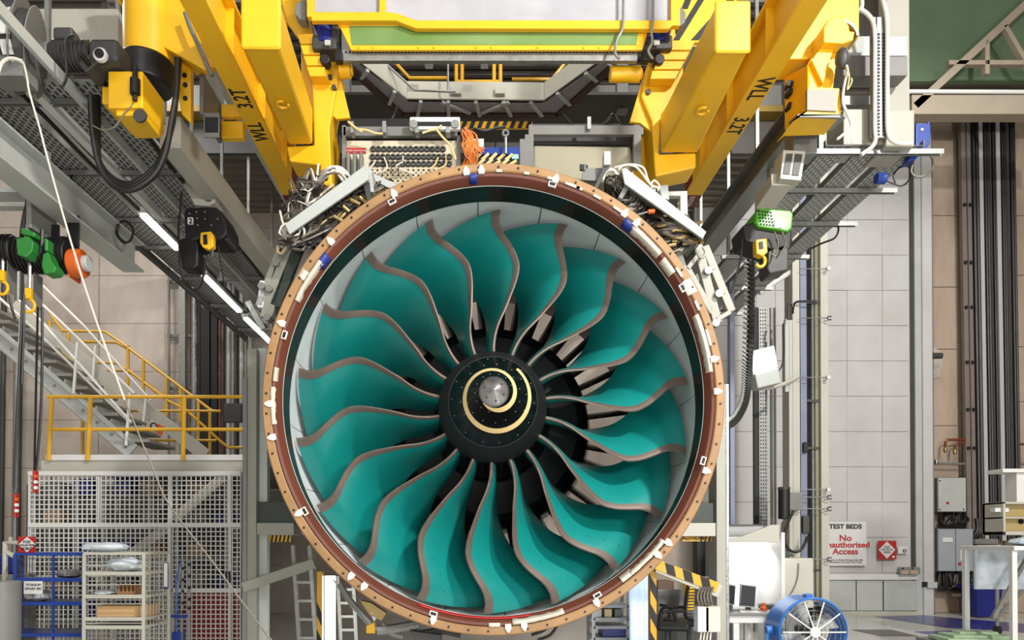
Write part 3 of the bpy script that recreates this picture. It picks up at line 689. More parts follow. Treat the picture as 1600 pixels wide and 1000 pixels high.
# strip lights under the gallery
for i, (a, b) in enumerate((((224, 337), (278, 390)), ((320, 433), (374, 487)), ((384, 498), (423, 536)))):
    X = -3.98; p0 = PXX(*a, X); p1 = PXX(*b, X)
    st = thing('strip_light', ['lit strip light nearest of the row, beside the black hoist', 'lit strip light in the middle of the row under the cable trays', 'lit strip light at the far end of the row, touching the engine rim'][i], 'strip light', (p0 + p1) / 2, 'strip lights under the cable trays')
    M().beam(p0 + V((0, -.05, .045)), p1 + V((0, .05, .045)), .12, .06).build('housing', white, st, .006)
    M().beam(p0, p1, .085, .03).build('diffuser', lamp_m, st, .01)
    M().cyl((p0 + p1)/2 + V((0,0,.06)), V(((p0+p1).x/2, (p0+p1).y/2, 5.4)), .012, n=6).build('hanger', galv, st)
# grey runway beams on the picture's left
def runway(name, lab, x, z, y0, y1, w, h, m, t=.02, box=False):
    q = M(); (q.beam if box else q.ib)((x, y0, z), (x, y1, z), w, h, *([] if box else [t])); o = q.build(name, m, None, .004); tag(o, lab, 'beam'); return o
runway('runway_beam', 'pale grey monorail beam ending in the open by the concrete wall', -3.92, 4.70, 3.6, 7.95, .24, .32, lgrey)
runway('crane_rail', 'cream box girder the black chain hoist hangs from', -2.92, 5.35, 6.6, 13.8, .2, .3, cream_paint, box=True)
runway('roof_beam', 'mid grey roof beam between the cable trays and the inclined arm', -2.6, 6.4, 7.0, 14.56, .3, .3, lgrey)
runway('roof_beam', 'dark roof beam close to the corrugated canopy', -2.75, 7.5, 8.2, 14.56, .3, .35, dgrey)
runway('roof_beam', 'pale roof beam in the top corner above the cable drums', -5.3, 7.0, 5, 14.4, .26, .4, lgrey)
o = M().bb(P(45, 72, 7.0), P(200, 36, 7.2)).build('wall_duct', cream_paint, None, .01); tag(o, 'cream grey crossbeam behind the dark gear motor', 'beam')
# gear motor
gm = thing('gear_motor', 'dark grey gear motor with a round fan cover, on the service gallery', 'motor', P(130, 118, 5.82))
q = M(); c = P(112, 88, 5.82); q.cyl(c - V((.16, 0, 0)), c + V((.18, 0, 0)), .1, n=24); mb_ = q.build('motor_body', dgrey, gm, .01)
fins = M()
for i in range(9):
    x = c.x - .12 + i * .035; fins.lathe([(.095, x), (.116, x), (.116, x + .012), (.095, x + .012)], (0, c.y, c.z), 'X', 20, closed=True)
fins.build('cooling_fins', dgrey, mb_, stuff=True)
M().box(c + V((-.03, -.02, .14)), (.16, .13, .1)).build('terminal_box', dgrey, gm, .02)
M().cyl(c - V((.28, 0, 0)), c - V((.15, 0, 0)), .09, .11, 24).build('fan_cowl', mgrey, gm, .01)
c2 = P(158, 86, 5.77); M().box(c2 + V((.05, .05, 0)), (.25, .25, .19)).build('gear_case', dgrey, gm, .04)
q = M(); d = P(154, 82, 5.62); q.cyl(d + V((0, .015, 0)), d + V((0, .05, 0)), .055, n=24); fo = q.build('shaft_flange', white, gm, .004, label='white square flange')
M().cyl(d - V((0, .0, 0)), d + V((0,.02,0)), .036, n=20).build('shaft_bore', black, fo)
M().beam(P(135, 108, 5.80), P(178, 104, 5.80), .08, .04).build('mounting_foot', dgrey, gm, .01)
M().beam(P(138, 118, 5.82), P(160, 100, 5.82), .2, .1).build('clamp', dgrey, gm, .01)
q = M(); q.pp([(160,104),(177,104),(177,97),(182,97),(188,101),(188,114),(177,117),(164,117)], 6.0, .08); q.build('limit_bracket', yellow, gm, .004, label='yellow bracket')
M().tube([P(x, y, 5.57) for x, y in ((116,55),(105,60),(102,75),(104,95),(104,120),(98,135))], .012, 6, k=5).build('motor_cable', rubber, gm)
# black cable loops
cl_ = thing('cable_loop', 'thick black cables hanging in a big loop below the hoist drum', 'cable', P(210, 300, 6.0))
for k, off in enumerate((0, 5, 10)):
    pts = [(277+off*.3, 92), (276, 140), (268+off*.2, 190), (258, 240-off), (240, 275-off), (205, 297-off), (175, 288-off), (155, 258-off*.6), (146+off*.7, 215), (143+off, 180), (142+off, 150)]
    M().tube([P(x, y, 6.0 + .05*k) for x, y in pts], .026, 8, k=6).build('cable', rubber, cl_)
# far-left pair of drums with labels
dr = thing('cable_drum', 'dark ribbed cable drums with pale label plates in the top corner', 'drum', P(30, 105, 5.6))
for i, (x, y) in enumerate(((2, 52), (24, 62), (44, 80))):
    c = P(x, y, 5.7); ax_ = V((1, .35, -.12)).normalized() * .05; q = M(); q.cyl(c - ax_, c + ax_, .29, n=32); d = q.build('drum', dgrey, dr, .02)
    for s_ in (-1, 1): M().cyl(c + ax_ * s_ * 1.0, c + ax_ * s_ * 1.25, .33, n=32).build('drum_flange', mgrey, dr, .006)
    for k, (dz, dy) in enumerate(((-.02, -.298), (.12, -.27), (-.15, -.262))):
        p = c + V((-.0, dy, dz)); M().box(p, (.085, .014, .1), Matrix.Rotation(-dz * 3.3, 3, 'X')).build('label_plate', white, d, .002, label='pale label plate')
M().bb(P(-20, 118, 5.5), P(60, 112, 5.7)).build('drum_frame', mgrey, dr, .004)
M().tube([P(x, y, 5.2) for x, y in ((-4,118),(2,100),(12,92),(24,92),(34,96))], .013, 8, k=5).build('white_hose', wire_white, dr)
# white rope
pr = [P(x, y, 5.3) for x, y in ((18, 95), (34, 94), (42, 120), (46, 145), (62, 200), (75, 250), (110, 375), (150, 500), (195, 625), (240, 735), (265, 790), (330, 875), (402, 972), (440, 1020))]
rp = thing('guide_rope', 'thin pale rope slanting from the cable drums down across the cage', 'rope', pr[-1])
M().tube(pr[:9], .0075, 6, k=3).build('upper_rope', wire_white, rp); M().tube(pr[8:], .0065, 6, k=3).build('lower_rope', wire_grey, rp, label='greyer lower length')
# green chain hoist group, far left
gh = thing('chain_hoist', 'ribbed black chain hoists with green covers under the monorail', 'hoist', P(45, 480, 6.6))
q = M(); q.bb(P(40, 356, 6.4), P(90, 318, 6.8)); q.build('trolley_box', mgrey, gh, .008)
q = M(); q.bb(P(70, 318, 6.35), P(80, 240, 6.4)); q.build('trolley_arm', lgrey, gh, .004)
q = M(); q.bb(P(-30, 300, 6.6), P(70, 310, 6.8)); q.bb(P(-30, 318, 6.6), P(60, 330, 6.7)); q.build('carriage_rail', lgrey, gh, .004)
for (x0, x1, y) in ((-10, 28, 395), (36, 112, 400)):
    a, b = P(x0, y, 6.6), P(x1, y, 6.6); bd = M().cyl(a, b, .15, n=24).build('hoist_body', black, gh, .02)
    n = int((b - a).length / .035); fq = M()
    for i in range(n): fq.lathe([(.148, a.x + .035*i), (.165, a.x + .035*i), (.165, a.x + .035*i + .015), (.148, a.x + .035*i + .015)], (0, a.y, a.z), 'X', 20, closed=True)
    fq.build('body_ribs', black, bd, stuff=True)
for poly in ([(24,372),(44,368),(52,378),(50,392),(40,402),(26,398)], [(66,396),(74,392),(80,408),(88,418),(84,426),(68,428),(64,415)], [(31,354),(54,362),(54,370),(33,366)], [(68,370),(74,373),(74,392),(68,392)]):
    M().pp(poly, 6.35, .14).build('green_cover', mat('deep green', (44, 128, 52), .4, var=.15) if poly[0][0] == 24 else bpy.data.materials['deep green'], gh, .015)
c = P(128, 412, 6.55); M().cyl(c - V((.1, 0, 0)), c + V((.02, 0, 0)), .13, n=24).build('orange_motor', orange, gh, .02, label='orange motor end')
M().cyl(c + V((.02, 0, 0)), c + V((.075, 0, 0)), .075, n=20).build('motor_cap', lgrey, gh, .01)
M().bb(P(108, 432, 6.5), P(124, 420, 6.7)).build('motor_foot', orange, gh, .01)
for x0, x1, y0, y1 in ((75, 94, 352, 420), (104, 125, 338, 415), (93, 104, 370, 420)):
    M().bb(P(x0, y1, 6.7), P(x1, y0, 6.72)).build('festoon_strap', black, gh, .004)
for x0, x1, y0, y1, tx in ((10, 27, 400, 455, 0), (52, 67, 434, 480, 0)):
    M().bb(P(x0, y1, 6.5), P(x1, y0, 6.64)).build('chain_bag', mgrey, gh, .03, label='grey chain bag')
for x, y in ((4, 440), (46, 468)):
    ha = M(); c = P(x, y, 6.5); ha.box(c + V((0, 0, .05)), (.055, .06, .1)); ha.tube([c + V((.0 + .05*math.cos(t), 0, -.06 + .06*math.sin(t))) for t in [1.6 - i*.5 for i in range(9)]], .016, 6); ha.build('hook_block', yellow, gh, .006, label='yellow hook block')
    M().cyl(c + V((0,0,.1)), P(x + 1, 392, 6.5), .016, n=6).build('load_chain', galv, gh)
for pts in (((40,286),(44,310),(38,340),(34,370),(36,395),(46,402),(56,395),(58,370)), ((66,360),(64,390),(56,400),(48,398)), ((37,460),(37,520),(35,560),(34,600)), ((66,480),(66,560),(64,640),(58,720),(54,740)), ((15,462),(18,480),(24,498))):
    M().tube([P(x, y, 6.45) for x, y in pts], .012 if pts[0][1] > 400 else .02, 6, k=5).build('control_cable', rubber, gh)
# red pendants
for (x, y0, y1, yt) in ((55, 736, 770, 480), (25, 772, 808, 690)):
    pd = thing('pendant_control', 'red hoist pendant control hanging beside the mesh cage post' if x == 55 else 'red hoist pendant control hanging over the blue trolley', 'pendant control', P(x, y1, 6.4), 'hanging red pendants')
    M().bb(P(x - 5, y1, 6.4), P(x + 6, y0, 6.46)).build('pendant_body', red, pd, .008)
    for j in range(3):
        p = P(x, y0 + 8 + 9 * j, 6.39); M().cyl(p, p + V((0, .02, 0)), .016, n=10).build('push_button', white if j else orange, pd)
    M().tube([P(x, y0, 6.43), P(x - 1, y0 - 20, 6.43), P(x + 4, yt, 6.43)] if x == 55 else [P(x, y0, 6.43), P(x - 2, y0 - 40, 6.43), P(x + 10, 470, 6.43)], .011, 6, k=4).build('pendant_cable', rubber, pd)
# black hoist marked 2
bh = thing('chain_hoist', 'black chain hoist marked 2 with a yellow hook block, beside the strip lights', 'hoist', P(310, 420, 7.6))
q = M(); q.pp([(286,330),(292,324),(336,322),(346,330),(354,348),(355,366),(346,374),(310,372),(300,378),(288,372)], 7.5, .4); q.build('hoist_body', black, bh, .03)
q = M(); q.pp([(278,376),(284,370),(306,372),(310,380),(309,414),(304,420),(280,417),(277,410)], 7.52, .22); q.build('chain_bag', black, bh, .03)
q = M(); q.pp([(336,360),(350,352),(357,366),(354,376),(338,374)], 7.55, .3); q.build('end_cover', dkgreen, bh, .02)
q = M(); q.pp([(313,363),(329,361),(333,366),(333,385),(326,390),(316,386),(312,378)], 7.45, .08); hb = q.build('hook_block', yellow, bh, .01, label='yellow hook block')
M().pp([(317,367),(323,366),(324,381),(318,382)], 7.44, .02).build('block_slot', black, hb)
ha = M(); c = P(325, 396, 7.5); ha.tube([c + V((.05*math.cos(t), 0, .055*math.sin(t))) for t in [1.9 - i*.5 for i in range(10)]], .018, 8); ha.build('hook', dgrey, bh)
pl = M().bb(P(293, 350, 7.48), P(302.5, 341, 7.5)).build('number_plate', white, bh, .001, label='white plate reading 2')
text('numeral', '2', .075, pl, P(297.8, 345.6, 7.476), (1, 0, 0), (0, 0, 1), ink, bold=.002)
sc_ = M()
for x, y in ((307,331),(320,331),(308,341),(320,342),(340,342),(296,334),(309,352),(330,352)): sc_.ball(P(x, y, 7.49), .008, 6)
sc_.build('cover_screws', lgrey, bh, stuff=True)
q = M(); q.pp([(262,256),(292,256),(318,282),(322,300),(334,284),(336,316),(326,322),(304,320),(296,306),(276,272),(262,268)], 7.6, .25); q.build('trolley_frame', cream_paint, bh, .01, label='cream hoist trolley')
q = M(); q.bb(P(320, 312, 7.55), P(331, 282, 7.6)); q.build('trolley_wheel_guard', mgrey, bh, .01)
M().tube([P(x, y, 7.45) for x, y in ((284,300),(282,325),(279,360),(281,400),(283,425),(290,443),(301,452),(312,447),(318,430),(320,405))], .012, 6, k=5).build('hand_cable', rubber, bh)
M().cyl(P(340, 380, 7.6), P(352, 452, 7.6), .01, n=6).build('pull_cord', rubber, bh)
# small coil of cable on the gallery
for pts, lab in ((((186,352),(182,365),(192,378),(203,376),(208,362),(203,350),(193,345),(184,352),(184,368),(196,380)), 'small black cable coil hanging under the tray struts'), (((86,262),(84,290),(92,304),(104,300),(111,285),(110,262),(102,255),(94,268),(92,296)), 'grey cable coil hanging from the monorail beam')):
    tag(M().tube([P(x, y, 7.4) for x, y in pts], .013, 6, k=5).build('cable_coil', rubber), lab, 'cable')
# ---------------- picture right
tr_ = thing('service_gallery', 'slotted cable trays on struts running away above the white panelled wall', 'cable tray', (3.9, 9, 5.3))
for x in (3.56, 3.92, 4.28): tray('cable_tray', '', x, .25, 5.42, 6.95, 12.4, mgrey, tr_, lgrey)  # pale slot colour stands in for light showing through from above
for y in (7.0, 7.78, 8.6, 9.6, 10.8, 12.0): 
    M().ch((3.3, y, 5.38), (4.62 if y < 9 else 4.5, y, 5.38), .05, .05, .006).build('strut', galv, tr_)
    M().bb((3.38, y - .02, 5.4), (3.42, y + .02, 8.3 if y > 11.5 else 12.98)).build('drop_rod', galv, tr_)
runway('runway_beam', 'dark runway beam between the inclined arm and the green hoist', 2.75, 6.6, 7.2, 14.4, .3, .3, mgrey)
runway('crane_rail', 'brown grey runway beam directly above the green chain hoist', 3.1, 5.6, 6.8, 13.6, .22, .3, mgrey)
runway('roof_beam', 'pale roof beam right of the inclined arm near the canopy', 2.5, 7.3, 8.0, 14.4, .28, .3, lgrey)
# cream column and boxes up in the corner
cc = thing('service_column', 'cream service column with slotted risers and steel boxes beside the hoist head', 'column', P(1370, 232, 7.0))
M().bb(P(1386, 250, 7.35), P(1407, -60, 7.5)).build('column', cab_cream, cc, .006)
M().pp([(1322,56),(1418,56),(1418,87),(1322,87)], 7.2, .14).build('upper_box', lgrey, cc, .008)
M().pp([(1318,88),(1418,88),(1418,118),(1318,118)], 7.15, .18).build('steel_box', mgrey, cc, .006, label='bare steel box')
M().pp([(1384,171),(1430,171),(1430,229),(1384,229)], 6.9, .4).build('side_cabinet', cab_cream, cc, .02)
M().pp([(1318,170),(1384,170),(1384,226),(1318,226)], 6.95, .35).build('rear_cabinet', cab_cream, cc, .01)
M().bb(P(1316, 164, 7.1), P(1380, 158, 7.2)).build('cross_pipe', galv, cc, .01)
for x0, x1 in ((1362, 1368), (1369, 1376), (1378, 1387)):
    q = M(); q.bb(P(x0, 215, 6.85), P(x1, 30, 6.88)); rs = q.build('slotted_riser', galv, cc, .002)
    q = M()
    for i in range(30):
        y = 52 + i * 5.4; q.bb(P(x0 + 1.4, y + 2.6, 6.843), P(x1 - 1.4, y, 6.847))
    q.build('riser_slots', black, rs, stuff=True)
for pts in (((1345,15),(1355,22),(1364,35),(1367,60),(1367,120),(1367,200),(1368,218),(1362,230),(1345,242)), ((1376,-10),(1382,10),(1386,40),(1386,150),(1387,205),(1394,220),(1408,225),(1424,225)), ((1343,18),(1347,8),(1345,-10))):
    M().tube([P(x, y, 6.82) for x, y in pts], .02, 8, k=5).build('white_conduit', wire_white, cc)
bu = thing('socket_unit', 'blue plastic socket unit on the end of the cable trays', 'socket', P(1440, 245, 7.1))
q = M(); q.pp([(1431,192),(1450,192),(1450,189),(1453,189),(1455,200),(1454,222),(1446,234),(1440,236),(1431,233)], 7.0, .22); q.build('socket_body', blue, bu, .012)
q = M(); q.pp([(1428,236),(1440,236),(1432,248),(1418,252)], 7.05, .15); q.build('socket_foot', blue, bu, .006)
p = P(1441, 202, 6.99); M().cyl(p, p + V((0,.02,0)), .014, n=10).build('screw', white, bu)
sp2 = thing('blue_plug', 'round blue plug on the outer edge of the cable trays', 'plug', P(1376, 285, 7.3))
c = P(1376, 279, 7.2); q = M(); q.cyl(c - V((.05, 0, 0)), c + V((.05, 0, .0)), .055, n=18); q.build('plug_body', blue, sp2, .008)
M().tube([P(x, y, 7.2) for x, y in ((1384,282),(1396,287),(1410,290),(1421,280),(1423,265),(1412,258),(1402,265),(1396,275),(1400,288))], .009, 6, k=5).build('plug_lead', rubber, sp2)
tag(M().tube([P(x, y, 7.1) for x, y in ((1428,252),(1424,268),(1432,276),(1446,274),(1457,262),(1456,248),(1446,236))], .009, 6, k=5).build('cable_loop', wire_grey), 'thin grey cable loop below the blue socket unit', 'cable')
tag(M().tube([P(x, y, 8.6) for x, y in ((1268,388),(1280,382),(1290,378),(1304,372),(1310,360),(1307,350),(1296,350))], .012, 6, k=5).build('cable_loop', rubber), 'black cable loop at the lower end of the right cable trays', 'cable')
# cream slotted bracket by the right hoist
sb = thing('cream_bracket', 'cream twin slot bracket below the grey hoist underside', 'bracket', P(1240, 282, 6.5))
q = M(); q.pp([(1224,234),(1259,236),(1252,282),(1219,279)], 6.5, .2); q.build('bracket_body', cream_paint, sb, .006)
for poly in ([(1229,240),(1239,240),(1234,272),(1224,271)], [(1243,240),(1254,241),(1248,274),(1238,273)]): M().pp(poly, 6.49, .02).build('slot', dgrey, sb)
q = M(); q.beam(P(1222, 280, 6.6), P(1195, 318, 7.0), .2, .12); q.build('bracket_arm', cream_paint, sb, .01)
q = M(); q.bb(P(1240, 240, 6.6), P(1262, 205, 6.8)); q.build('bracket_neck', mgrey, sb, .01)
# green hoist
gg = thing('chain_hoist', 'chain hoist with bright green vented end and yellow hook', 'hoist', P(1205, 428, 7.4))
q = M(); q.pp([(1182,328),(1188,324),(1236,328),(1240,334),(1238,356),(1232,362),(1186,354),(1180,348)], 7.25, .35); gc = q.build('green_housing', green, gg, .02, label='bright green housing')
vq = M()
for i in range(5):
    for j in range(5): p = P(1186 + 4.6*i + j*.8, 330 + 5*j + i*.5, 7.245); vq.cyl(p, p + V((0, .01, 0)), .011, n=8)
vq.build('vent_holes', black, gc, stuff=True)
M().bb(P(1210, 356, 7.24), P(1221, 344, 7.26)).build('rating_plate', white, gc, .001)
q = M(); q.pp([(1160,352),(1180,346),(1238,360),(1236,388),(1220,394),(1164,376)], 7.3, .35); q.build('hoist_body', black, gg, .02)
q = M(); q.pp([(1200,392),(1226,380),(1233,388),(1232,422),(1203,428),(1199,420)], 7.3, .25); q.build('chain_bag', dgrey, gg, .02, label='dark chain bag')
q = M(); q.pp([(1181,374),(1198,372),(1200,394),(1192,400),(1182,396)], 7.2, .1); hb = q.build('hook_block', yellow, gg, .01, label='yellow hook block')
M().pp([(1186,378),(1192,377),(1193,388),(1187,389)], 7.19, .02).build('block_slot', black, hb)
q = M(); c = P(1188, 408, 7.25); q.tube([c + V((.05*math.cos(t), 0, .06*math.sin(t))) for t in [1.9 - i*.5 for i in range(10)]], .017, 8); q.build('hook', yellow, gg)
M().tube([P(x, y, 7.2) for x, y in ((1160,372),(1158,400),(1152,425),(1146,445),(1142,458))], .011, 6, k=4).build('hand_cable', rubber, gg)
M().cyl(P(1205, 327, 7.45), P(1205, 300, 7.45) + V((0, 0, .3)), .04, n=10).build('suspension', mgrey, gg)
for pts in (((1210,362),(1216,380),(1212,400),(1206,396)), ((1222,362),(1228,380),(1222,392))): M().tube([P(x, y, 7.22) for x, y in pts], .009, 6, k=4).build('thin_cable', wire_grey, gg)
# ------------------------------------------------ left side of the hall
rs = thing('pipe_riser', 'bundle of grey pipes, black trunking and conduits up the concrete wall behind the stairs', 'pipes', P(330, 950, 14.3))
for x, r, m, sq in ((264, 2, mgrey, 0), (286, 5, galv, 1), (304, 5, steel, 0), (312, 2, rubber, 0), (322, 7, black, 1), (336, 5, black, 1), (343, 2, mat('brown pipe', (112, 70, 52), .5), 0), (350, 1.5, rubber, 0), (357, 3, lgrey, 0), (364, 3, galv, 0), (371, 2, rubber, 0), (377, 3, lgrey, 0), (384, 2, galv, 0), (391, 3, lgrey, 0)):
    a, b = P(x, 940, 14.35), P(x, 395, 14.35); w_ = r * 14.35 / F
    q = M(); (q.beam(a, b, w_ * 2, .12, (0, 1, 0)) if sq else q.cyl(a, b, w_, n=10)); q.build('riser_pipe', m, rs, .004 if sq else 0)
for y in (441, 525, 607): M().ch(P(262, y, 14.45), P(300, y, 14.45), .06, .06, .01, (0, -1, 0)).build('riser_strut', mgrey, rs)
for x, r, m in ((4, 4, dgrey), (26, 5, galv), (33, 1.5, rubber)):
    a, b = P(x - 4, 960, 14.2), P(x + 3, 420, 14.2); o = M().cyl(a, b, r * 14.2 / F, n=12).build('wall_pipe', m, None); tag(o, {4: 'dark pipe on the concrete at the very edge of the picture', 26: 'galvanised pipe on the concrete left of the stairs', 33: 'thin black pipe beside the galvanised wall pipe'}[x], 'pipe')
# mezzanine
mz = thing('mezzanine', 'cream mezzanine edge beam with white kick board above the mesh cage', 'mezzanine', P(220, 738, 10))
zt = P(200, 711, 10).z
xl, xr = P(65, 730, 10).x, P(400, 730, 10).x
M().bb((xl, 9.98, P(0, 738, 10).z), (xr, 10.1, P(0, 720, 10).z)).build('edge_beam', cream_paint, mz, .006)
M().bb((P(78, 0, 10).x, 9.95, P(0, 720, 10).z), (xr, 9.99, P(0, 711, 10).z)).build('kick_board', white, mz, .004)
M().bb((xl, 10.1, P(0, 728, 10).z), (xr + 1.2, 14.5, P(0, 721, 10).z)).build('deck', mgrey, mz)
for x, y0 in ((xl + .06, 13.9), (xr - .1, 13.9)): M().bb((x - .05, y0, 0), (x + .05, y0 + .1, P(0, 728, 10).z)).build('post', cream_paint, mz)
gr = thing('guard_rail', 'yellow tubular guard rail along the mezzanine edge', 'guard rail', P(220, 712, 10))
for y in (620, 671): M().tube([P(74, y, 9.96), P(400, y, 9.96)], .026, 10).build('rail', yellow_rail, gr)
for x0, x1 in ((81, 76), (142, 137), (288, 286)): M().cyl(P(x1, 720, 9.93), P(x0, 619, 9.96), .03, n=10).build('post', yellow_rail, gr)
r2 = thing('stair_rail', 'yellow stair handrail running down the concrete wall', 'handrail', P(200, 700, 12.4))
def YT(pts, Y, r=.026): M().tube([P(x, y, Y) for x, y in pts], r, 8).build('rail', yellow_rail, r2)
YT(((70, 478), (98, 517), (164, 518), (196, 540), (330, 641), (343, 643)), 12.4)
YT(((128, 534), (182, 535), (200, 545)), 12.6)
YT(((72, 530), (104, 556), (115, 566), (180, 567), (200, 578), (262, 626), (290, 640), (345, 690), (357, 699), (382, 699)), 12.4)
YT(((140, 578), (200, 579), (262, 622)), 12.6)
YT(((170, 642), (345, 642)), 12.2, .022); YT(((225, 688), (338, 688)), 12.2, .022)
for x, y0, y1 in ((78, 500, 545), (107, 520, 582), (200, 540, 640), (224, 560, 612), (260, 588, 660), (282, 606, 660), (310, 626, 706), (328, 640, 710), (129, 645, 706), (193, 640, 680)): e_ = P(x, y1, 12.4); e_.z = 2.64 if y1 >= 700 else e_.z; M().cyl(e_, P(x, y0, 12.4), .028, n=8).build('post', yellow_rail, r2)
rail_m = mat('bare rail steel', (226, 224, 218), .35, .1, var=.1)
# stairs
stt = thing('metal_stairs', 'grey metal stairs with bare steel handrails rising past the concrete wall', 'stairs', P(207, 712, 11))
N0, N1 = P(-60, 478, 11), P(207, 706, 11); F0, F1 = P(20, 478, 12.0), P(322, 712, 12.0)
def stringer(a, b, dz, h): M().ch(a + V((0, 0, dz)), b + V((0, 0, dz)), .05, h, .012, (0, -1, 0)) 
q = M(); q.beam(N0, N1, .05, .26); q.build('stringer', lgrey, stt, .004)
q = M(); q.beam(N0 + V((0, -.02, .12)), N1 + V((0, -.02, .12)), .09, .03); q.beam(N0 + V((0, -.02, -.12)), N1 + V((0, -.02, -.12)), .09, .03); q.build('stringer_flange', lgrey, stt, stuff=False)
q = M(); q.beam(F0, F1, .05, .22); q.build('stringer', cream_paint, stt, .004)
for i in range(11):
    t = (i + .5) / 11; a = N0.lerp(N1, t) + V((.03, .03, .05)); b = F0.lerp(F1, t) + V((0, -.03, .05)); b.z = a.z; b.x = a.x + .12
    q = M(); q.bb((a.x - .02, a.y, a.z), (a.x + .34, b.y, a.z + .05)); tr_i = q.build('tread', mat('tread grey', (150, 148, 142), .6, var=.15) if i == 0 else bpy.data.materials['tread grey'], stt, .004)
    q = M(); q.bb((a.x - .02, a.y, a.z + .05), (a.x + .0, b.y, a.z + .16)); q.build('riser', lgrey, tr_i)
bl = M()
for i in range(12):
    p = N0.lerp(N1, (i + .6) / 12); bl.cyl(p + V((0, -.04, 0)), p + V((0, -.02, 0)), .025, n=8)
bl.build('stringer_bolts', galv, stt, stuff=True)
for pts, Y in ((((40, 452), (92, 500), (210, 615)), 10.9), (((30, 470), (55, 492), (205, 660)), 10.9), (((60, 440), (130, 508), (236, 626)), 11.9), (((-30, 440), (60, 520), (205, 662)), 10.95)):
    M().tube([P(x, y, Y) for x, y in pts], .022, 8).build('hand_rail', rail_m, stt)
for x0, y0, x1, y1, Y in ((121, 535, 115, 615, 10.9), (149, 540, 143, 615, 11.9), (203, 614, 197, 696, 10.9), (228, 622, 220, 700, 11.9), (33, 500, 31, 540, 10.9)): M().cyl(P(x1, y1, Y), P(x0, y0, Y), .024, n=8).build('rail_post', rail_m, stt)
# hazard notice on the stairs
hn = thing('warning_notice', 'small tilted red and white warning notice on the stair stringer', 'sign', P(246, 685, 11.6))
q = M().pp([(237, 656), (257, 666), (252, 682), (233, 670)], 11.5, .012); nb_ = q.build('notice_board', white, hn)
M().pp([(246, 661), (257, 667), (252, 681), (243, 675)], 11.492, .006).build('red_field', orange, nb_)
q = M(); c = P(240, 666, 11.49); q.tube([c + V((.05*math.cos(t), 0, .06*math.sin(t))) for t in [i*.7 for i in range(9)]], .012, 6); q.build('symbol', ink, nb_)
tag(M().bb(P(349, 659, 12.3), P(380, 632, 12.42)).build('grey_plate', dgrey, None, .004), 'dark grey blank plate behind the yellow guard rail', 'panel')
# mesh cage
cg = thing('mesh_cage', 'white square mesh cage under the mezzanine', 'cage', P(210, 1000, 9.8))
Yc = 9.8
def cbar(x0, y0, x1, y1, dy=0): M().bb(P(x0, y1, Yc + dy), P(x1, y0, Yc + .06 + dy)).build('frame_bar', white, cg, .004)
zf = 1000 - 1
for b in ((43, 738, 48, 1010), (152, 745, 158, 818), (261, 738, 270, 1012), (355, 738, 363, 818), (356, 822, 363, 1012), (374, 738, 378, 1012)): cbar(*b)
for b in ((43, 737, 378, 743), (43, 817, 378, 824), (270, 919, 378, 926)): cbar(*b, dy=-.005)
def mesh(x0, y0, x1, y1, nm='mesh_panel'):
    a, b = P(x0, y1, Yc + .03), P(x1, y0, Yc + .03); q = M(); p = .0665; r = .0068
    x = a.x
    while x < b.x: q.bb((x - r, Yc + .02, a.z), (x + r, Yc + .03, b.z)); x += p
    z = a.z
    while z < b.z: q.bb((a.x, Yc + .03, z - r), (b.x, Yc + .04, z + r)); z += p
    q.build(nm, white, cg, stuff=True, smooth=0)
for b in ((47, 743, 153, 818), (158, 743, 262, 818), (269, 743, 356, 818), (363, 743, 376, 818), (47, 824, 262, 1012), (270, 824, 357, 920), (270, 925, 357, 1012), (363, 824, 376, 1012)): mesh(*b)
M().beam(P(272, 812, 9.95), P(350, 744, 9.95), .13, .06, (0,1,0)).build('brace', cream_paint, cg, .004)
M().beam(P(150, 905, 9.95), P(268, 820, 9.95), .13, .06, (0,1,0)).build('brace', cream_paint, cg, .004)
M().bb(P(288, 1010, 10.3), P(376, 924, 10.33)).build('red_board', mat('brick red board', (150, 40, 44), .6), cg, label='red board behind the mesh')
for x in (354, 359): 
    q = M(); q.tube([P(x, y, 9.76) for x, y in ((x, 893), (x - 1, 896), (x, 902), (x, 908), (x - 1, 911))], .014, 6); q.build('door_handle', black, cg)
# racks and stock in the cage
for i, x in enumerate((50, 160, 275)):
    rk = thing('storage_rack', ['grey shelving rack behind the first mesh panel of the cage', 'grey shelving rack behind the middle mesh panel of the cage', 'grey shelving rack behind the braced mesh panel of the cage'][i], 'rack', P(x + 50, 985, 11.8), 'racks inside the cage')
    a, b = P(x, 985, 11.8), P(x + 95, 745, 12.3)
    for xx in (a.x, b.x):
        for yy in (11.8, 12.25): M().bb((xx - .025, yy, 0.01), (xx + .025, yy + .05, b.z)).build('upright', lgrey, rk)
    for j in range(5): z = .15 + j * .52; M().bb((a.x, 11.8, z), (b.x, 12.3, z + .04)).build('shelf', mgrey, rk)
    for j in range(5):
        for k in range(2):
            w_ = .3; xx = a.x + .12 + k * .48; z = .15 + j * .52 + .041
            cname = ['grey', 'navy', 'cardboard', 'dark'][(i + 2 * j + k) % 4]; bx = M().bb((xx, 11.9, z), (xx + w_, 12.2, z + .22 + .06 * ((i + j + k) % 2))).build('stock_bin', [mgrey, navy, mat('card', (170, 140, 100), .8), dgrey][(i + 2 * j + k) % 4], None, .01)
            tag(bx, cname + ' bin on the ' + ['lowest', 'second', 'middle', 'fourth', 'top'][j] + ' shelf of the ' + ['end', 'middle', 'braced bay'][i] + ' cage rack, ' + ['nearer the wall pipes' , 'nearer the engine'][k], 'bin', 'stock bins on the cage racks')
bk = M().bb((P(46, 0, 13.7).x, 13.7, 0), (P(400, 0, 13.7).x, 13.75, 2.6)).build('cage_back_wall', dgrey, cg)
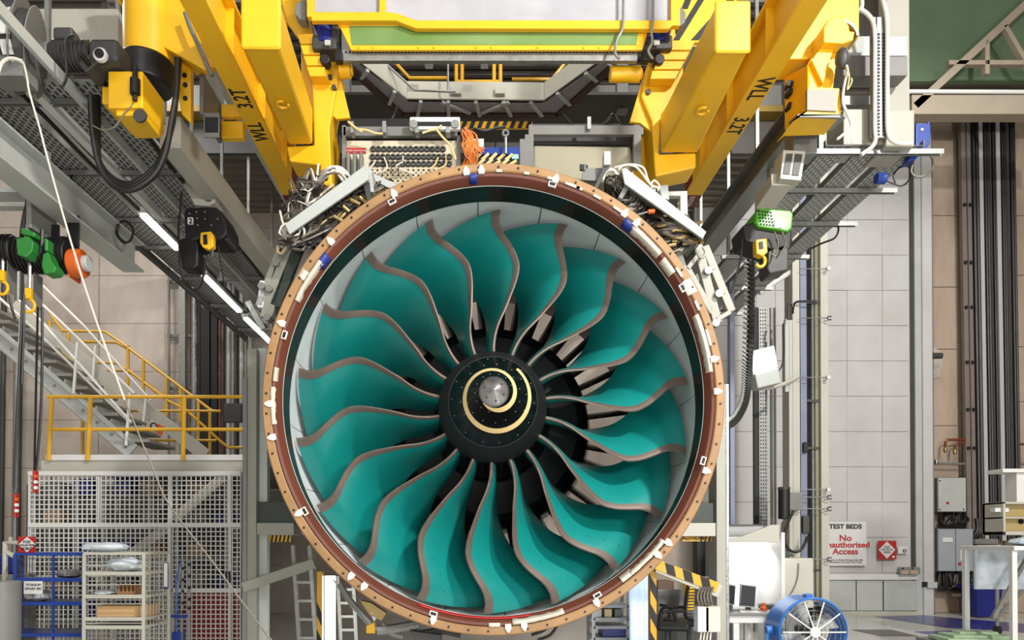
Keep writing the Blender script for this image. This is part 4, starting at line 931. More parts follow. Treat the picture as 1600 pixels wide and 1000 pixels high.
def lump(name, c, sx, sy, sz, m, lab, cat, seed=0, grp=None):
    r_ = random.Random(seed); q = M(); n = 14; k = 8; vs = []
    for i in range(k + 1):
        a = PI * i / k
        for j in range(n):
            f = 1 + r_.uniform(-.14, .14); vs.append(V(c) + V((sx*f*math.sin(a)*math.cos(2*PI*j/n), sy*f*math.sin(a)*math.sin(2*PI*j/n), max(0, sz + sz*f*math.cos(a)))))
    q.add(vs, [(i*n+j, i*n+(j+1) % n, (i+1)*n+(j+1) % n, (i+1)*n+j) for i in range(k) for j in range(n)])
    return tag(q.build(name, m, None, smooth=25), lab, cat, grp)
# roll cages
def rollcage(nm, lab, x0, x1, xs, Y, top, m, shelves, dep, mp):
    t = thing(nm, lab, 'trolley', P((x0 + x1) / 2, 845 + 1.44 * F / Y, Y))
    a, b = P(x0, top, Y), P(x1, top, Y); zt = a.z; dx = P(xs, top, Y + dep).x - b.x
    cs = [(a.x, Y), (b.x, Y), (b.x + dx, Y + dep), (a.x + dx, Y + dep)]
    for x, y in cs: M().bb((x - .016, y - .016, .14), (x + .016, y + .016, zt)).build('post', m, t, .004)
    for x, y in cs:
        q = M(); q.cyl((x - .015, y, .06), (x + .015, y, .06), .06, n=16); q.build('caster', rubber, t)
        M().bb((x - .02, y - .02, .1), (x + .02, y + .02, .15)).build('caster_fork', galv, t)
    for z in (zt, .17):
        for i in range(4): M().beam(V((*cs[i], z)), V((*cs[(i + 1) % 4], z)), .028, .028).build('rail', m, t)
    for y_ in shelves:
        z = P(x0, y_, Y).z
        q = M(); q.prism([V((x, y, z - .015)) for x, y in cs], (0, 0, .02)); q.build('shelf', m, t)
        M().bb((a.x, Y - .018, z - .02), (b.x, Y - .002, z + .02)).build('shelf_lip', m, t, .004)
    q = M(); n = int((b.x - a.x) / mp)
    for (p0, p1) in ((cs[0], cs[1]), (cs[1], cs[2]), (cs[3], cs[2]), (cs[0], cs[3])):
        p0, p1 = V((*p0, 0)), V((*p1, 0)); L_ = (p1 - p0).length; n = int(L_ / mp)
        if (p0, p1) == (V((*cs[0], 0)), V((*cs[1], 0))) and nm == 'wire_shelf_trolley':
            for zz in [zt - .12 - .2 * j for j in range(6)]: q.beam(p0 + V((0, 0, zz)), p1 + V((0, 0, zz)), .008, .008)
            continue
        for i in range(1, n): p = p0.lerp(p1, i / n); q.bb((p.x - .002, p.y - .002, .18), (p.x + .002, p.y + .002, zt))
        z = .2
        while z < zt: q.beam(p0 + V((0, 0, z)), p1 + V((0, 0, z)), .004, .004); z += mp
    q.build('wire_mesh', m if nm != 'mesh_trolley' else dgrey, t, stuff=True, smooth=0)
    return t, cs, zt
bt, bcs, bz = rollcage('mesh_trolley', 'blue mesh roll trolley with a paper notice', 24, 131, 134, 7.6, 866, blue, (906, 943, 992), .55, .085)
M().bb(P(80, 1010, 7.58), P(86, 866, 7.62)).build('centre_post', blue, bt, .004)
nt_ = M().bb(P(37, 928, 7.55), P(67, 908, 7.556)).build('paper_notice', white, bt, label='white paper notice')
text('notice_text', 'TITANIUM', .035, nt_, P(52, 914, 7.547), (1, 0, 0), (0, 0, 1), ink); text('notice_text', 'SWARF BIN', .035, nt_, P(52, 920, 7.547), (1, 0, 0), (0, 0, 1), ink)
lump('wrapped_part', (P(62, 0, 7.8).x, 7.85, P(0, 943, 7.6).z + .006), .16, .15, .06, white, 'white bagged part on the lower shelf of the blue mesh trolley', 'wrapped part', 11)
lump('wrapped_part', (P(108, 0, 7.8).x, 7.85, P(0, 906, 7.6).z + .006), .14, .14, .05, mgrey, 'grey bagged part on the upper shelf of the blue mesh trolley', 'wrapped part', 12)
wt, wcs, wz = rollcage('wire_shelf_trolley', 'cream wire shelf trolley loaded with wrapped parts and a cardboard box', 132, 225, 264, 7.3, 865, cream_paint, (896, 932, 967, 980), .6, .07)
film = mat('plastic film', (214, 220, 226), .3, rgb2=(176, 188, 198), scale=8)
z1 = P(0, 896, 7.3).z + .006; z0_ = wz + .015
lump('plastic_wrap', (P(163, 0, 7.5).x, 7.58, z0_), .26, .2, .05, film, 'clear plastic wrap lying on top of the cream trolley', 'wrap', 1)
lump('wrapped_part', (P(200, 0, 7.55).x, 7.56, z1), .2, .2, .075, film, 'white wrapped part on the upper shelf of the cream trolley', 'wrapped part', 2)
z2 = P(0, 932, 7.3).z + .006
lump('wrapped_part', (P(172, 0, 7.55).x, 7.5, z2), .1, .15, .02, film, 'flat wrapped part on the second shelf of the cream trolley', 'wrapped part', 3)
cr = thing('parts_holder', 'brown slotted parts holder on the second shelf of the cream trolley', 'holder', (P(205, 0, 7.5).x, 7.5, z2))
cx = P(205, 0, 7.5).x; q = M(); q.bb((cx - .1, 7.45, z2), (cx + .1, 7.62, z2 + .035)); q.build('holder_base', mat('holder tan', (150, 110, 72), .7), cr)
for i in range(5): q = M(); q.bb((cx - .09 + i * .042, 7.46, z2 + .03), (cx - .075 + i * .042, 7.6, z2 + .1)); q.build('divider', bpy.data.materials['holder tan'], cr)
z3 = P(0, 967, 7.3).z + .006
q = M(); a, b = P(162, 0, 7.5).x, P(235, 0, 7.5).x; kb = thing('cardboard_box', 'long flat cardboard box on the third shelf of the cream trolley', 'box', ((a+b)/2, 7.6, z3))
cardm = mat('cardboard', (196, 160, 112), .8, var=.1)
M().bb((a, 7.42, z3), (b, 7.75, z3 + .12)).build('carton', cardm, kb, .004); M().bb((a + .002, 7.58, z3 + .1205), (b - .002, 7.62, z3 + .122)).build('packing_tape', tape, kb)
lb = M().bb(P(256, 917, 7.75), P(262, 880, 7.76)).build('document_pocket', white, wt); M().bb(P(254, 920, 7.77), P(263, 879, 7.775)).build('pocket_back', blue, wt)
# FOD sign and its cream bracket
fd = thing('fod_sign', 'square red sign with white diamond reading FOD COLLECTION POINT', 'sign', P(42, 863, 7.9))
sg = M().bb(P(28, 863.5, 7.9), P(56, 838.5, 7.915)).build('sign_board', red, fd)
M().pp([(42, 839), (55.5, 851), (42, 863), (28.5, 851)], 7.892, .01).build('diamond', white, sg)
for s_, y in (('FOD', 847), ('COLLECTION', 852), ('POINT', 857.5)): text('sign_text', s_, .042 if s_ != 'COLLECTION' else .03, sg, P(42, y, 7.89), (1, 0, 0), (0, 0, 1), ink, bold=.001)
q = M(); 
for pts in (((8, 893), (8, 848), (30, 848)), ((8, 862), (28, 872))): q.tube([P(x, y, 7.95) for x, y in pts], .028, 8)
q.build('bracket', cream_paint, fd, label='cream tube bracket'); M().cyl(P(8, 893, 7.95), V((P(8, 893, 7.95).x, 7.95, 0)), .03, n=8).build('stand_post', cream_paint, fd)
M().bb(P(13, 847, 7.93), P(20, 839, 7.96)).build('lug', cream_paint, fd, .004)
tag(M().bb(P(-20, 897, 8.3), P(38, 866, 8.5)).build('parts_tray', navy, None, .02), 'dark blue plastic tray behind the blue trolley', 'tray')
tb = M().bb((P(-20, 0, 8.3).x, 8.2, 0), (P(38, 0, 8.3).x, 8.6, P(0, 897, 8.3).z)).build('tray_stand', mgrey, None, .01); tag(tb, 'grey stand carrying the dark blue tray', 'stand')
q = M(); c = P(4, 940, 6.9); q.cyl(V((c.x, 6.9, .0)), V((c.x, 6.9, c.z + .2)), .16, n=28); q.lathe([(.165, .25), (.175, .26), (.165, .27)], (c.x, 6.9, 0), 'Z', 28); tag(q.build('steel_drum', mgrey, None, .01), 'grey drum at the picture edge beside the blue trolley', 'drum')
# blue hose stand
hs = thing('hose_stand', 'blue wheeled stand with tall grey ribbed poles in front of the red board', 'stand', (P(282, 0, 8.4).x, 8.4, 0))
for pts, m, r in ((((283, 1010), (285, 920), (286, 874)), mgrey, .02), (((295, 1010), (295, 875)), mgrey, .02), (((276, 1010), (276, 905), (284, 876)), blue, .016), (((270, 1010), (276, 930), (285, 876)), mgrey, .014)):
    M().tube([P(x, y, 8.4) for x, y in pts] , r, 8).build('pole', m, hs)
M().bb(P(264, 965, 8.35), P(296, 960, 8.45)).build('cross_bar', blue, hs); M().bb(P(268, 1012, 8.35), P(290, 985, 8.5)).build('stand_body', blue, hs, .01)
cl2 = M()
for y in (882, 900, 918, 936, 950): cl2.ball(P(296, y, 8.38), .022, 8); cl2.ball(P(286, y + 6, 8.38), .018, 8)
cl2.build('pole_clamps', black, hs, stuff=True)
M().bb((P(266, 0, 8.4).x, 8.2, 0), (P(298, 0, 8.4).x, 8.6, .06)).build('base', blue, hs)
# ------------------------------------------------ test stand that carries the engine
ts = thing('engine_stand', 'grey green steel frame posts and beams on both sides carrying the engine', 'stand', (ex, 7.2, 0))
def post(x0, x1, y0, Y, d, m): a, b = P(x0, y0, Y), P(x1, y0, Y); M().bb((a.x, Y, 0), (b.x, Y + d, a.z)).build('post', m, ts, .006)
post(386, 401, 544, 7.1, .25, grey_green); post(401, 418, 544, 7.2, .1, lgrey); post(379, 386, 590, 7.08, .2, mgrey)
post(1119, 1134, 600, 7.0, .25, cab_cream); post(1134, 1139, 600, 7.05, .2, steel)
M().bb(P(394, 818, 7.15), P(480, 786, 7.4)).build('cross_beam', dkgreen, ts, .006); M().bb(P(392, 836, 7.12), P(470, 818, 7.4)).build('cross_beam', grey_green, ts, .006)
M().bb(P(1060, 817, 7.05), P(1120, 788, 7.3)).build('cross_beam', dkgreen, ts, .006); M().bb(P(1060, 838, 7.02), P(1120, 818, 7.3)).build('cross_beam', cream_paint, ts, .006)
M().beam(P(380, 918, 7.05), P(492, 880, 7.05), .1, .06, (0,1,0)).build('brace', grey_green, ts, .006)
M().beam(P(1026, 884, 7.0), P(1124, 924, 7.0), .13, .08, (0,1,0)).build('brace', cream_paint, ts, .006)
hb = M(); A, B = P(1026, 882, 6.955), P(1121, 918, 6.955); br = hb.beam(A, B, .1, .012, (0,1,0)).build('hazard_tape', yellow_rail, ts)
q = M()
for i in range(3):
    t0 = .13 + i * .29; p = A.lerp(B, t0); e = (B - A) * .15; up = V((0, 0, .052)); q.prism([p - up + e*.25, p + e - up + e*.25, p + e + up, p + up], (0, -.008, 0))
q.build('tape_stripes', black, br, stuff=True)
def hazpost(x0, x1, y0, Y, nm='hazard_post'):
    a, b = P(x0, y0, Y), P(x1, y0, Y); o = M().bb((a.x, Y, 0), (b.x, Y + .1, a.z)).build(nm, yellow_rail, ts, .003); q = M(); z = .05; w_ = b.x - a.x
    while z < a.z - .3: q.prism([V((a.x, Y - .004, z + .12)), V((b.x, Y - .004, z)), V((b.x, Y - .004, z + .14)), V((a.x, Y - .004, z + .26))], (0, .004, 0)); z += .28
    q.build('post_stripes', black, o, stuff=True)
hazpost(1016, 1026, 892, 7.1); hazpost(495, 503, 893, 7.3)
for x0, x1, y0, y1, Y in ((410, 454, 836, 847, 7.3), (1066, 1117, 836, 846, 7.15)):
    a, b = P(x0, y1, Y), P(x1, y0, Y); o = M().bb(a, b + V((0, .02, 0))).build('hazard_board', yellow_rail, ts); q = M()
    for i in range(7 if x0 < 600 else 3):
        x = (x0 if x0 < 600 else x0 + 28) + i * 6.3; q.prism([P(x, y1, Y - .003), P(x + 3, y1, Y - .003), P(x + 5, y0, Y - .003), P(x + 2, y0, Y - .003)], (0, .003, 0))
    q.build('board_stripes', black, o, stuff=True)
text('warning_text', 'CAUTION', .06, o, P(1080, 841, 7.144), (1, 0, 0), (0, 0, 1), ink)
# saddle pads under the case
for x0 in (480, 1062): 
    s = -1 if x0 < 700 else 1; p = V((ex + s * 1.84, 7.25, ez - .35)); M().box(p + V((s * .02, 0, -.25)), (.1, .3, 1.0)).build('saddle', grey_green, ts, .01)
# fluorescent tube stand, picture left of centre, and blue lit tubes right
lt = thing('work_light', 'tall bright vertical tube light under the left rim of the engine', 'light', (P(516, 0, 7.6).x, 7.6, 0))
a, b = P(516, 1020, 7.6), P(516, 900, 7.6); M().cyl(V((a.x, 7.6, .2)), b, .055, n=16).build('light_tube', lamp_m, lt); M().cyl(V((a.x, 7.6, .0)), V((a.x, 7.6, .2)), .08, n=16).build('base', lgrey, lt)
bl_m = mat('cool lit tube', (186, 206, 255), emit=.95)
l2 = thing('tube_lights', 'pair of tall bluish lit tubes behind the striped post', 'light', (P(997, 0, 7.9).x, 7.9, 0))
for x, r in ((989, .045), (998, .045), (1009, .05)): M().cyl(V((P(x, 0, 7.9).x, 7.9, .1)), P(x, 895, 7.9), r, n=12).build('light_tube', bl_m, l2)
M().bb((P(984, 0, 7.9).x, 7.8, 0), (P(1014, 0, 7.9).x, 8.0, .1)).build('base', lgrey, l2)
# ladders beyond the engine
def ladder(lab, x0, x1, y0, Y, lean):
    t = thing('step_ladder', lab, 'ladder', (P((x0+x1)/2, 0, Y).x, Y, 0)); a, b = P(x0, y0, Y), P(x1, y0, Y); f0 = V((a.x + lean, Y, 0)); f1 = V((b.x + lean, Y, 0))
    for s_, e in ((f0, a), (f1, b)): M().beam(s_, e, .04, .06, (0, 1, 0)).build('stile', galv, t)
    for i in range(1, 7): k = i / 7; M().beam(f0.lerp(a, k), f1.lerp(b, k), .07, .03).build('rung', galv, t)
ladder('aluminium step ladder between the frame post and the work light', 458, 484, 852, 7.9, .1)
ladder('aluminium step ladder just behind the bright work light', 528, 552, 900, 8.2, .06)
# ------------------------------------------------ right side of the hall
PWY = 14.3
clad_m = mat('pale cladding', (190, 189, 188), .5, rgb2=(178, 176, 174), scale=1.2)
pw = thing('panel_wall', 'tall pale grey wall of square cladding panels behind the service column', 'wall panelling', (P(1290, 0, PWY).x, PWY, 0))
q = M(); q.bb((P(1085, 0, PWY).x, PWY + .025, 0), (P(1424, 0, PWY).x, PWY + .16, 9.8)); q.build('backing', clad_m, pw)
ys = [895 - 55.2 * i for i in range(15)]
xs_ = [1090, 1137, 1182, 1212, 1269, 1324, 1379, 1420]
for i in range(len(xs_) - 1):
    for j in range(len(ys) - 1):
        a, b = P(xs_[i] + .25, ys[j] - .25, PWY), P(xs_[i+1] - .25, ys[j+1] + .25, PWY)
        M().bb((a.x, PWY + random.uniform(0, .012), a.z), (b.x, PWY + .025, b.z)).build('cladding_panel', clad_m, pw, .005, seg=1)
M().bb(P(1290, 906, PWY - .04), P(1430, 897, PWY + .06)).build('white_rail', white, pw, .004)
for x0, x1 in ((1182, 1290), (1291, 1336), (1337, 1378), (1379, 1430)): M().bb(P(x0, 954, PWY - .01), P(x1, 907, PWY + .06)).build('kick_panel', lgrey, pw, .004)
M().bb((P(1182, 0, PWY).x, PWY - .03, 0), (P(1430, 0, PWY).x, PWY + .06, P(0, 955, PWY).z)).build('base_trim', cream_paint, pw, .004)
M().bb((P(1419.5, 0, PWY).x, PWY + .02, 0), (P(1426, 0, PWY).x, PWY + .2, 9.8)).build('door_gap', dgrey, pw)
M().bb((P(1426, 0, PWY).x, PWY - .02, 0), (P(1436, 0, PWY).x, PWY + .25, 9.8)).build('edge_post', lgrey, pw, .006)
M().bb((P(1436, 0, PWY).x, PWY - .06, 0), (P(1451, 0, PWY).x, PWY + .25, 9.8)).build('edge_post', clad_m, pw, .006)
M().bb((P(1451, 0, PWY).x, PWY - .0, 0), (P(1456, 0, PWY).x, PWY + .25, 9.8)).build('edge_post', mgrey, pw, .006)
M().bb(P(1450, 919, PWY - .12), P(1460, 909, PWY - .02)).build('latch', lgrey, pw, .004); M().bb(P(1443, 917, PWY - .09), P(1450, 909, PWY - .05)).build('latch_slot', black, pw)
# signs
ts_ = thing('test_beds_sign', 'white sign reading TEST BEDS No Unauthorised Access', 'sign', P(1322, 884, 14.2))
sb_ = M().bb(P(1286, 884, 14.22), P(1353, 815, 14.235)).build('sign_board', white, ts_, .003)
for s_, y, sz, m in (('TEST BEDS', 823, .125, ink), ('No', 841, .17, red_ink), ('Unauthorised', 851.5, .16, red_ink), ('Access', 862, .165, red_ink), ('Access to limited Areas only with', 875, .052, ink), ('permission from the Test Team', 878.5, .052, ink)):
    text('sign_text', s_, sz, sb_, P(1321, y, 14.215), (1, 0, 0), (0, 0, 1), m, bold=.004 if sz > .1 else 0, sx=1.12 if sz > .1 else 1)
fs_ = thing('fod_sign', 'square red sign with white diamond reading FOD CRITICAL AREA', 'sign', P(1386, 874, 14.2))
sb2 = M().bb(P(1372.5, 874, 14.22), P(1400, 845, 14.235)).build('sign_board', red, fs_, .003)
M().pp([(1386, 846), (1399, 859), (1386, 873), (1373, 859)], 14.214, .01).build('diamond', white, sb2)
for s_, y in (('FOD', 855), ('CRITICAL', 859), ('AREA', 863)): text('sign_text', s_, .06, sb2, P(1386, y, 14.21), (1, 0, 0), (0, 0, 1), ink)
M().cyl(P(1396, 870, 14.21), P(1396, 870, 14.22), .025, n=10).build('corner_mark', white, sb2)
sl2 = thing('switch_label', 'small white label with a dark square beside the red diamond sign', 'label', P(1410, 866, 14.2)); q = M().bb(P(1403, 865, 14.23), P(1418, 854, 14.24)).build('plate', white, sl2); M().bb(P(1411, 863, 14.22), P(1416, 858, 14.23)).build('mark', dgrey, q); M().bb(P(1412.4, 861.6, 14.215), P(1414.6, 859.4, 14.22)).build('mark_centre', white, q)
for k, (x0, x1) in enumerate(((1407, 1419), (1422, 1434))):
    so = thing('wall_socket', ['metal wall socket box above the white rail, nearer the red diamond sign', 'metal wall socket box above the white rail, nearer the door post'][k], 'socket', P(x0 + 6, 897, 14.2), 'socket boxes')
    b_ = M().bb(P(x0, 897, 14.15), P(x1, 886, 14.24)).build('box', galv, so, .01); M().bb(P(x0 + 1, 897, 14.14), P(x1 - 1, 891, 14.16)).build('cover', mat('pinkish cover', (176, 150, 136), .5) if k == 0 else bpy.data.materials['pinkish cover'], b_); M().box(P(x0 + 4, 888, 14.14), (.03, .02, .03)).build('switch', black, b_)
# concrete side: pipes, stub, cabinets
tag(M().cyl(P(1452, 556, 14.3), P(1471, 556, 14.3), .06, n=16).build('pipe_stub', dgrey, None), 'dark cut pipe stub on the concrete by the door post', 'pipe')
tag(M().pp([(1452, 545), (1462, 543), (1468, 549), (1471, 560), (1473, 572), (1468, 578), (1469, 590), (1455, 592), (1452, 575)], WY + .045, .02).build('mortar_patch', mat('mortar', (190, 184, 174), .9, rgb2=(140, 134, 124), scale=6)), 'pale mortar patch under the cut pipe stub', 'patch')
copper = mat('copper pipe', (150, 84, 58), .35, .6, var=.3)
pp_ = thing('wall_pipes', 'thin copper and steel pipes ending in valves on the concrete', 'pipes', P(1490, 730, 14.4))
for pts, m in ((((1512, 687), (1480, 687), (1477, 691), (1477, 700)), copper), (((1512, 692), (1495, 692), (1492, 696), (1492, 704)), copper), (((1512, 725), (1460, 724)), galv), (((1600, 694), (1590, 694)), copper), (((1600, 725), (1590, 725)), galv)):
    M().tube([P(x, y, 14.4) for x, y in pts], .026, 8).build('pipe', m, pp_)
for x, y in ((1477, 703), (1492, 706), (1463, 722)): M().ball(P(x, y, 14.38), .05, 10, (.8, .8, 1.3)).build('valve', brass if x > 1470 else steel, pp_)
ct_ = thing('cable_riser', 'wide black cable trunk with grey slotted strips up the concrete wall', 'cable riser', P(1545, 850, 14.3))
for x0, x1, m in ((1504, 1511, mat('riser post', (120, 108, 104), .5)), (1513, 1519, bpy.data.materials['riser post']), (1520, 1531, black), (1531, 1538, lgrey), (1539, 1547, black), (1547, 1551, dgrey), (1552, 1558, black), (1558, 1565, lgrey), (1566, 1573, black), (1574, 1579, dgrey), (1580, 1588, black)):
    a, b = P(x0 + 8, 845, 14.35), P(x1 + 8, 845, 14.35); c, d = P(x0 - 3, 182, 14.35), P(x1 - 3, 182, 14.35)
    if m is black:
        for k in range(2):
            t = .28 + .46 * k; M().tube([a.lerp(b, t), c.lerp(d, t)], (b - a).length * .27, 8).build('cable', rubber, ct_)
        M().add([a + V((0,.06,0)), b + V((0,.06,0)), d + V((0,.06,0)), c + V((0,.06,0))], [(0,1,2,3)]).build('cable_back', black, ct_)
    else: M().prism([a, b, d, c], (0, .09, 0)).build('riser_strip', m, ct_, .004)
for y in (320, 410, 480, 566, 640, 700): 
    for x in (1508, 1517): p = P(x + 8 - 11*(845 - y)/663, y, 14.33); M().box(p, (.05, .04, .06)).build('clamp', black, ct_)
for i in range(4): M().tube([P(1526 + 4 * i, 810, 14.32), P(1527 + 4 * i, 828, 14.32), P(1518 + 3*i, 838, 14.32), P(1508, 840 + 2 * i, 14.3)], .04, 8, k=4).build('cable_tail', rubber, ct_)
def cabinet(nm, lab, x0, y0, x1, y1, m, doors, Y=14.25):
    t = thing(nm, lab, 'cabinet', P((x0 + x1) / 2, y1, Y)); a, b = P(x0, y1, Y), P(x1, y0, Y)
    M().bb(a + V((0, .02, 0)), (b.x, Y + .3, b.z)).build('body', mgrey, t, .008); n = doors
    for i in range(n):
        w_ = (b.x - a.x) / n; M().bb((a.x + i * w_ + .008, Y, a.z + .01), (a.x + (i + 1) * w_ - .008, Y + .022, b.z - .01)).build('door', m, t, .008)
    return t, a, b
c1, a, b = cabinet('electrical_cabinet', 'small pale grey electrical cabinet with a red lock, the upper one', 1466, 746, 1510, 800, lgrey, 1)
p = P(1481, 786, 14.24); M().cyl(p, p + V((0, .02, 0)), .03, n=8).build('lock', red, c1)
for x, y in ((1469, 751), (1506, 796), (1469, 796)): p = P(x, y, 14.24); M().cyl(p, p + V((0,.02,0)), .016, n=8).build('screw', dgrey, c1)
c2, a, b = cabinet('electrical_cabinet', 'wide two door grey electrical cabinet with a white notice, the lower one', 1466, 826, 1521, 893, mat('cabinet blue grey', (150, 156, 160), .4, var=.06), 2)
M().bb(P(1473, 847, 14.235), P(1488, 840, 14.25)).build('white_notice', white, c2); n_ = M().bb(P(1501, 876, 14.235), P(1513, 857, 14.25)).build('dotted_notice', white, c2)
q = M()
for i in range(3):
    for j in range(3): q.ball(P(1503.5 + 3.5 * i, 862 + 5 * j, 14.232), .012, 6)
q.build('notice_dots', ink, n_, stuff=True); p = P(1500, 881, 14.23); M().cyl(p, p + V((0, .03, 0)), .03, n=10).build('key_switch', red, c2)
for x0, x1, y0, y1, nm, lab in ((1527, 1550, 851, 905, 'distribution_box', 'beige distribution box under the cable trunk, nearer the grey cabinet'), (1555, 1582, 855, 905, 'distribution_box', 'beige distribution box under the cable trunk, behind the cream post')):
    t = thing(nm, lab, 'box', P((x0 + x1) / 2, y1, 14.2), 'beige distribution boxes'); bm_ = mat('beige box', (196, 184, 168), .5, var=.08) if x0 == 1527 else bpy.data.materials['beige box']
    M().bb(P(x0, y1 - 15, 14.25), P(x1, y0, 14.5)).build('box_body', bm_, t, .01); M().bb(P(x0, y1, 14.25), P(x1, y1 - 14, 14.5)).build('lower_cover', bm_, t, .01); p = P((x0 + x1) / 2 + 1, y1 - 8, 14.24); M().cyl(p, p + V((0,.02,0)), .02, n=8).build('knob', ink, t)
tag(M().bb(P(1524, 850, 14.2), P(1549, 842, 14.4)).build('gland_box', mgrey, None, .006), 'grey gland box where the black cables end', 'box')
for k, (xr, yr, n) in enumerate((((1468, 1508), (802, 822), 10), ((1466, 1522), (894, 922), 14))):
    t = thing('cable_bundle', ['tangle of black cables between the two wall cabinets', 'tangle of black cables under the two door cabinet'][k], 'cables', P(1490, yr[1], 14.4)); q = M()
    for i in range(n):
        x = random.uniform(*xr); y = random.uniform(*yr); q.tube([P(x, yr[0], 14.4), P(x + random.uniform(-3, 3), y, 14.35), P(x + random.uniform(-12, 14), yr[1] - random.uniform(0, 8), 14.35), P(xr[1] if i % 2 else xr[0], yr[1] - random.uniform(0, 9), 14.4)], .03, 6, k=4)
    q.build('cables', rubber, t, stuff=True)
tag(M().bb(P(1488, 932, 14.6), P(1502, 927, 14.68)).build('twin_socket', white), 'white twin socket low on the concrete wall', 'socket')
bn = thing('waste_bin', 'dark blue plastic waste bin against the concrete wall', 'bin', P(1547, 965, 13.9)); zt = P(0, 916, 13.7).z
q = M(); a, b = P(1526, 966, 13.6), P(1569, 966, 13.6); f = .06
q.add([(a.x + f, 13.6 + f, .02), (b.x - f, 13.6 + f, .02), (b.x - f, 14.1 - f, .02), (a.x + f, 14.1 - f, .02), (a.x, 13.6, zt), (b.x, 13.6, zt), (b.x, 14.1, zt), (a.x, 14.1, zt)], [(0,1,2,3),(4,5,6,7),(0,1,5,4),(1,2,6,5),(2,3,7,6),(3,0,4,7)]); q.build('bin_body', navy, bn, .02)
M().bb((a.x - .03, 13.57, zt - .04), (b.x + .03, 14.13, zt + .03)).build('bin_rim', navy, bn, .015)
# green cladding and truss high up at right
tag(M().bb((P(1405, 0, 12.8).x, 12.8, P(0, 127, 12.8).z), (12.4, 12.9, 12.9)).build('green_cladding', mat('green cladding', (96, 118, 90), .6, rgb2=(84, 104, 78), scale=.6)), 'dull green cladding high above the panelled wall', 'cladding')
ft = thing('roof_truss', 'cream grey roof truss in front of the green cladding', 'truss', P(1515, 178, 12.2))
for a, b, w_ in (((1428, 168), (1640, -28), .13), ((1540, 64), (1540, 118), .08), ((1480, 100), (1660, 100), .08), ((1568, 42), (1620, 130), .08), ((1400, 120), (1400, 168), .1)):
    M().beam(P(*a, 12.3), P(*b, 12.3), w_, .1, (0, 1, 0)).build('member', mat('truss cream', (152, 140, 122), .6, var=.12) if a[0] == 1428 else bpy.data.materials['truss cream'], ft, .006)
M().cyl(P(1395, 143, 12.25), P(1660, 144, 12.25), .035, n=10).build('white_pipe', white, ft)
M().bb(P(1425, 178, 12.25), P(1680, 162, 12.5)).build('bottom_chord', bpy.data.materials['truss cream'], ft, .006)
M().bb((11.9, 12.3, P(0, 178, 12.25).z), (12.1, 12.5, 12.9)).build('end_post', bpy.data.materials['truss cream'], ft)
# service column with flood light
cl3 = thing('steel_column', 'cream steel column carrying pipes, pegs and cables in front of the panelled wall', 'column', (P(1264, 0, 11).x, 11, 0))
Yk = 11.0; zt = 10.4
def strip(x0, x1, m, y=Yk, d=.1, nm='pipe', ytop=None, bev=.004, par=cl3):
    a, b = P(x0, 900, y), P(x1, 900, y); z1_ = zt if ytop is None else P(0, ytop, y).z; return M().bb((a.x, y, 0), (b.x, y + d, z1_)).build(nm, m, par, bev)
strip(1234, 1239.8, cream_paint, d=.25, nm='flange', ytop=500); strip(1240, 1251, cream_paint, d=.3, nm='flange'); strip(1284, 1296, cream_paint, d=.3, nm='flange'); strip(1250, 1285, bpy.data.materials['cream grey paint'], y=Yk + .14, d=.05, nm='web')
strip(1252, 1262, mat('blue grey strip', (120, 128, 150), .4), y=Yk + .04, nm='strip')
for x, r, m in ((1264, .012, rubber), (1267, .014, rubber), (1271, .02, galv), (1277, .03, mat('olive pipe', (150, 146, 124), .4)), (1282, .016, lgrey)):
    a = P(x, 900, Yk + .1); M().cyl(V((a.x, Yk + .1, 0)), V((a.x, Yk + .1, zt)), r, n=10).build('pipe', m, cl3)
for y, dk in ((420, 0), (497, 1), (590, 0), (765, 0), (777, 1), (795, 1), (874, 1), (947, 1)):
    M().cyl(P(1250, y, 10.9), P(1294, y, 10.9), .008, n=6).build('peg_rod', steel, cl3); q = M(); p = P(1294, y, 10.9)
    if dk: q.tube([p + V((.05, 0, .025)), p + V((0, 0, .025)), p + V((-.015, 0, 0)), p + V((0, 0, -.025)), p + V((.05, 0, -.025))], .011, 6)
    else: q.box(p, (.05, .05, .05))
    q.build('peg_end', dgrey if dk else white, cl3)
for y in (472, 626, 700, 890): M().bb(P(1250, y + 2, 11.05), P(1284, y - 1, 11.1)).build('pipe_clip', dgrey, cl3)
M().tube([P(x, y, 10.9) for x, y in ((1275,471),(1250,471),(1242,474),(1239,484),(1239,490))], .018, 6, k=4).build('black_lead', rubber, cl3); M().tube([P(x, y, 10.9) for x, y in ((1232,500),(1232,480),(1236,473),(1239,480))], .018, 6, k=4).build('black_lead', rubber, cl3)
M().bb(P(1255, 833, 10.98), P(1262, 806, 11.05)).build('valve_block', dgrey, cl3, .01); M().bb(P(1256, 707, 10.98), P(1261, 691, 11.02)).build('valve_block', black, cl3, .01)
M().tube([P(1186, 458, 11.1), P(1212, 440, 11.1), P(1240, 422, 11.1)], .04, 8).build('stay', white, cl3)
fl_ = thing('flood_light', 'lit white flood light on an arm from the cream column', 'flood light', P(1198, 606, 10.7))
q = M(); q.prism([P(1174,552,10.6), P(1208,543,10.6), P(1213,572,10.5), P(1180,582,10.5)], (0, .06, 0)); q.build('lamp_glass', lamp_m, fl_, .01)
q = M(); q.prism([P(1179,584,10.52), P(1217,574,10.52), P(1221,598,10.5), P(1184,607,10.5)], (0, .25, 0)); q.build('housing', lgrey, fl_, .02)
q = M(); q.prism([P(1171,549,10.68), P(1210,539,10.68), P(1216,574,10.6), P(1177,586,10.6)], (0, .1, 0)); q.build('reflector', lgrey, fl_, .01)
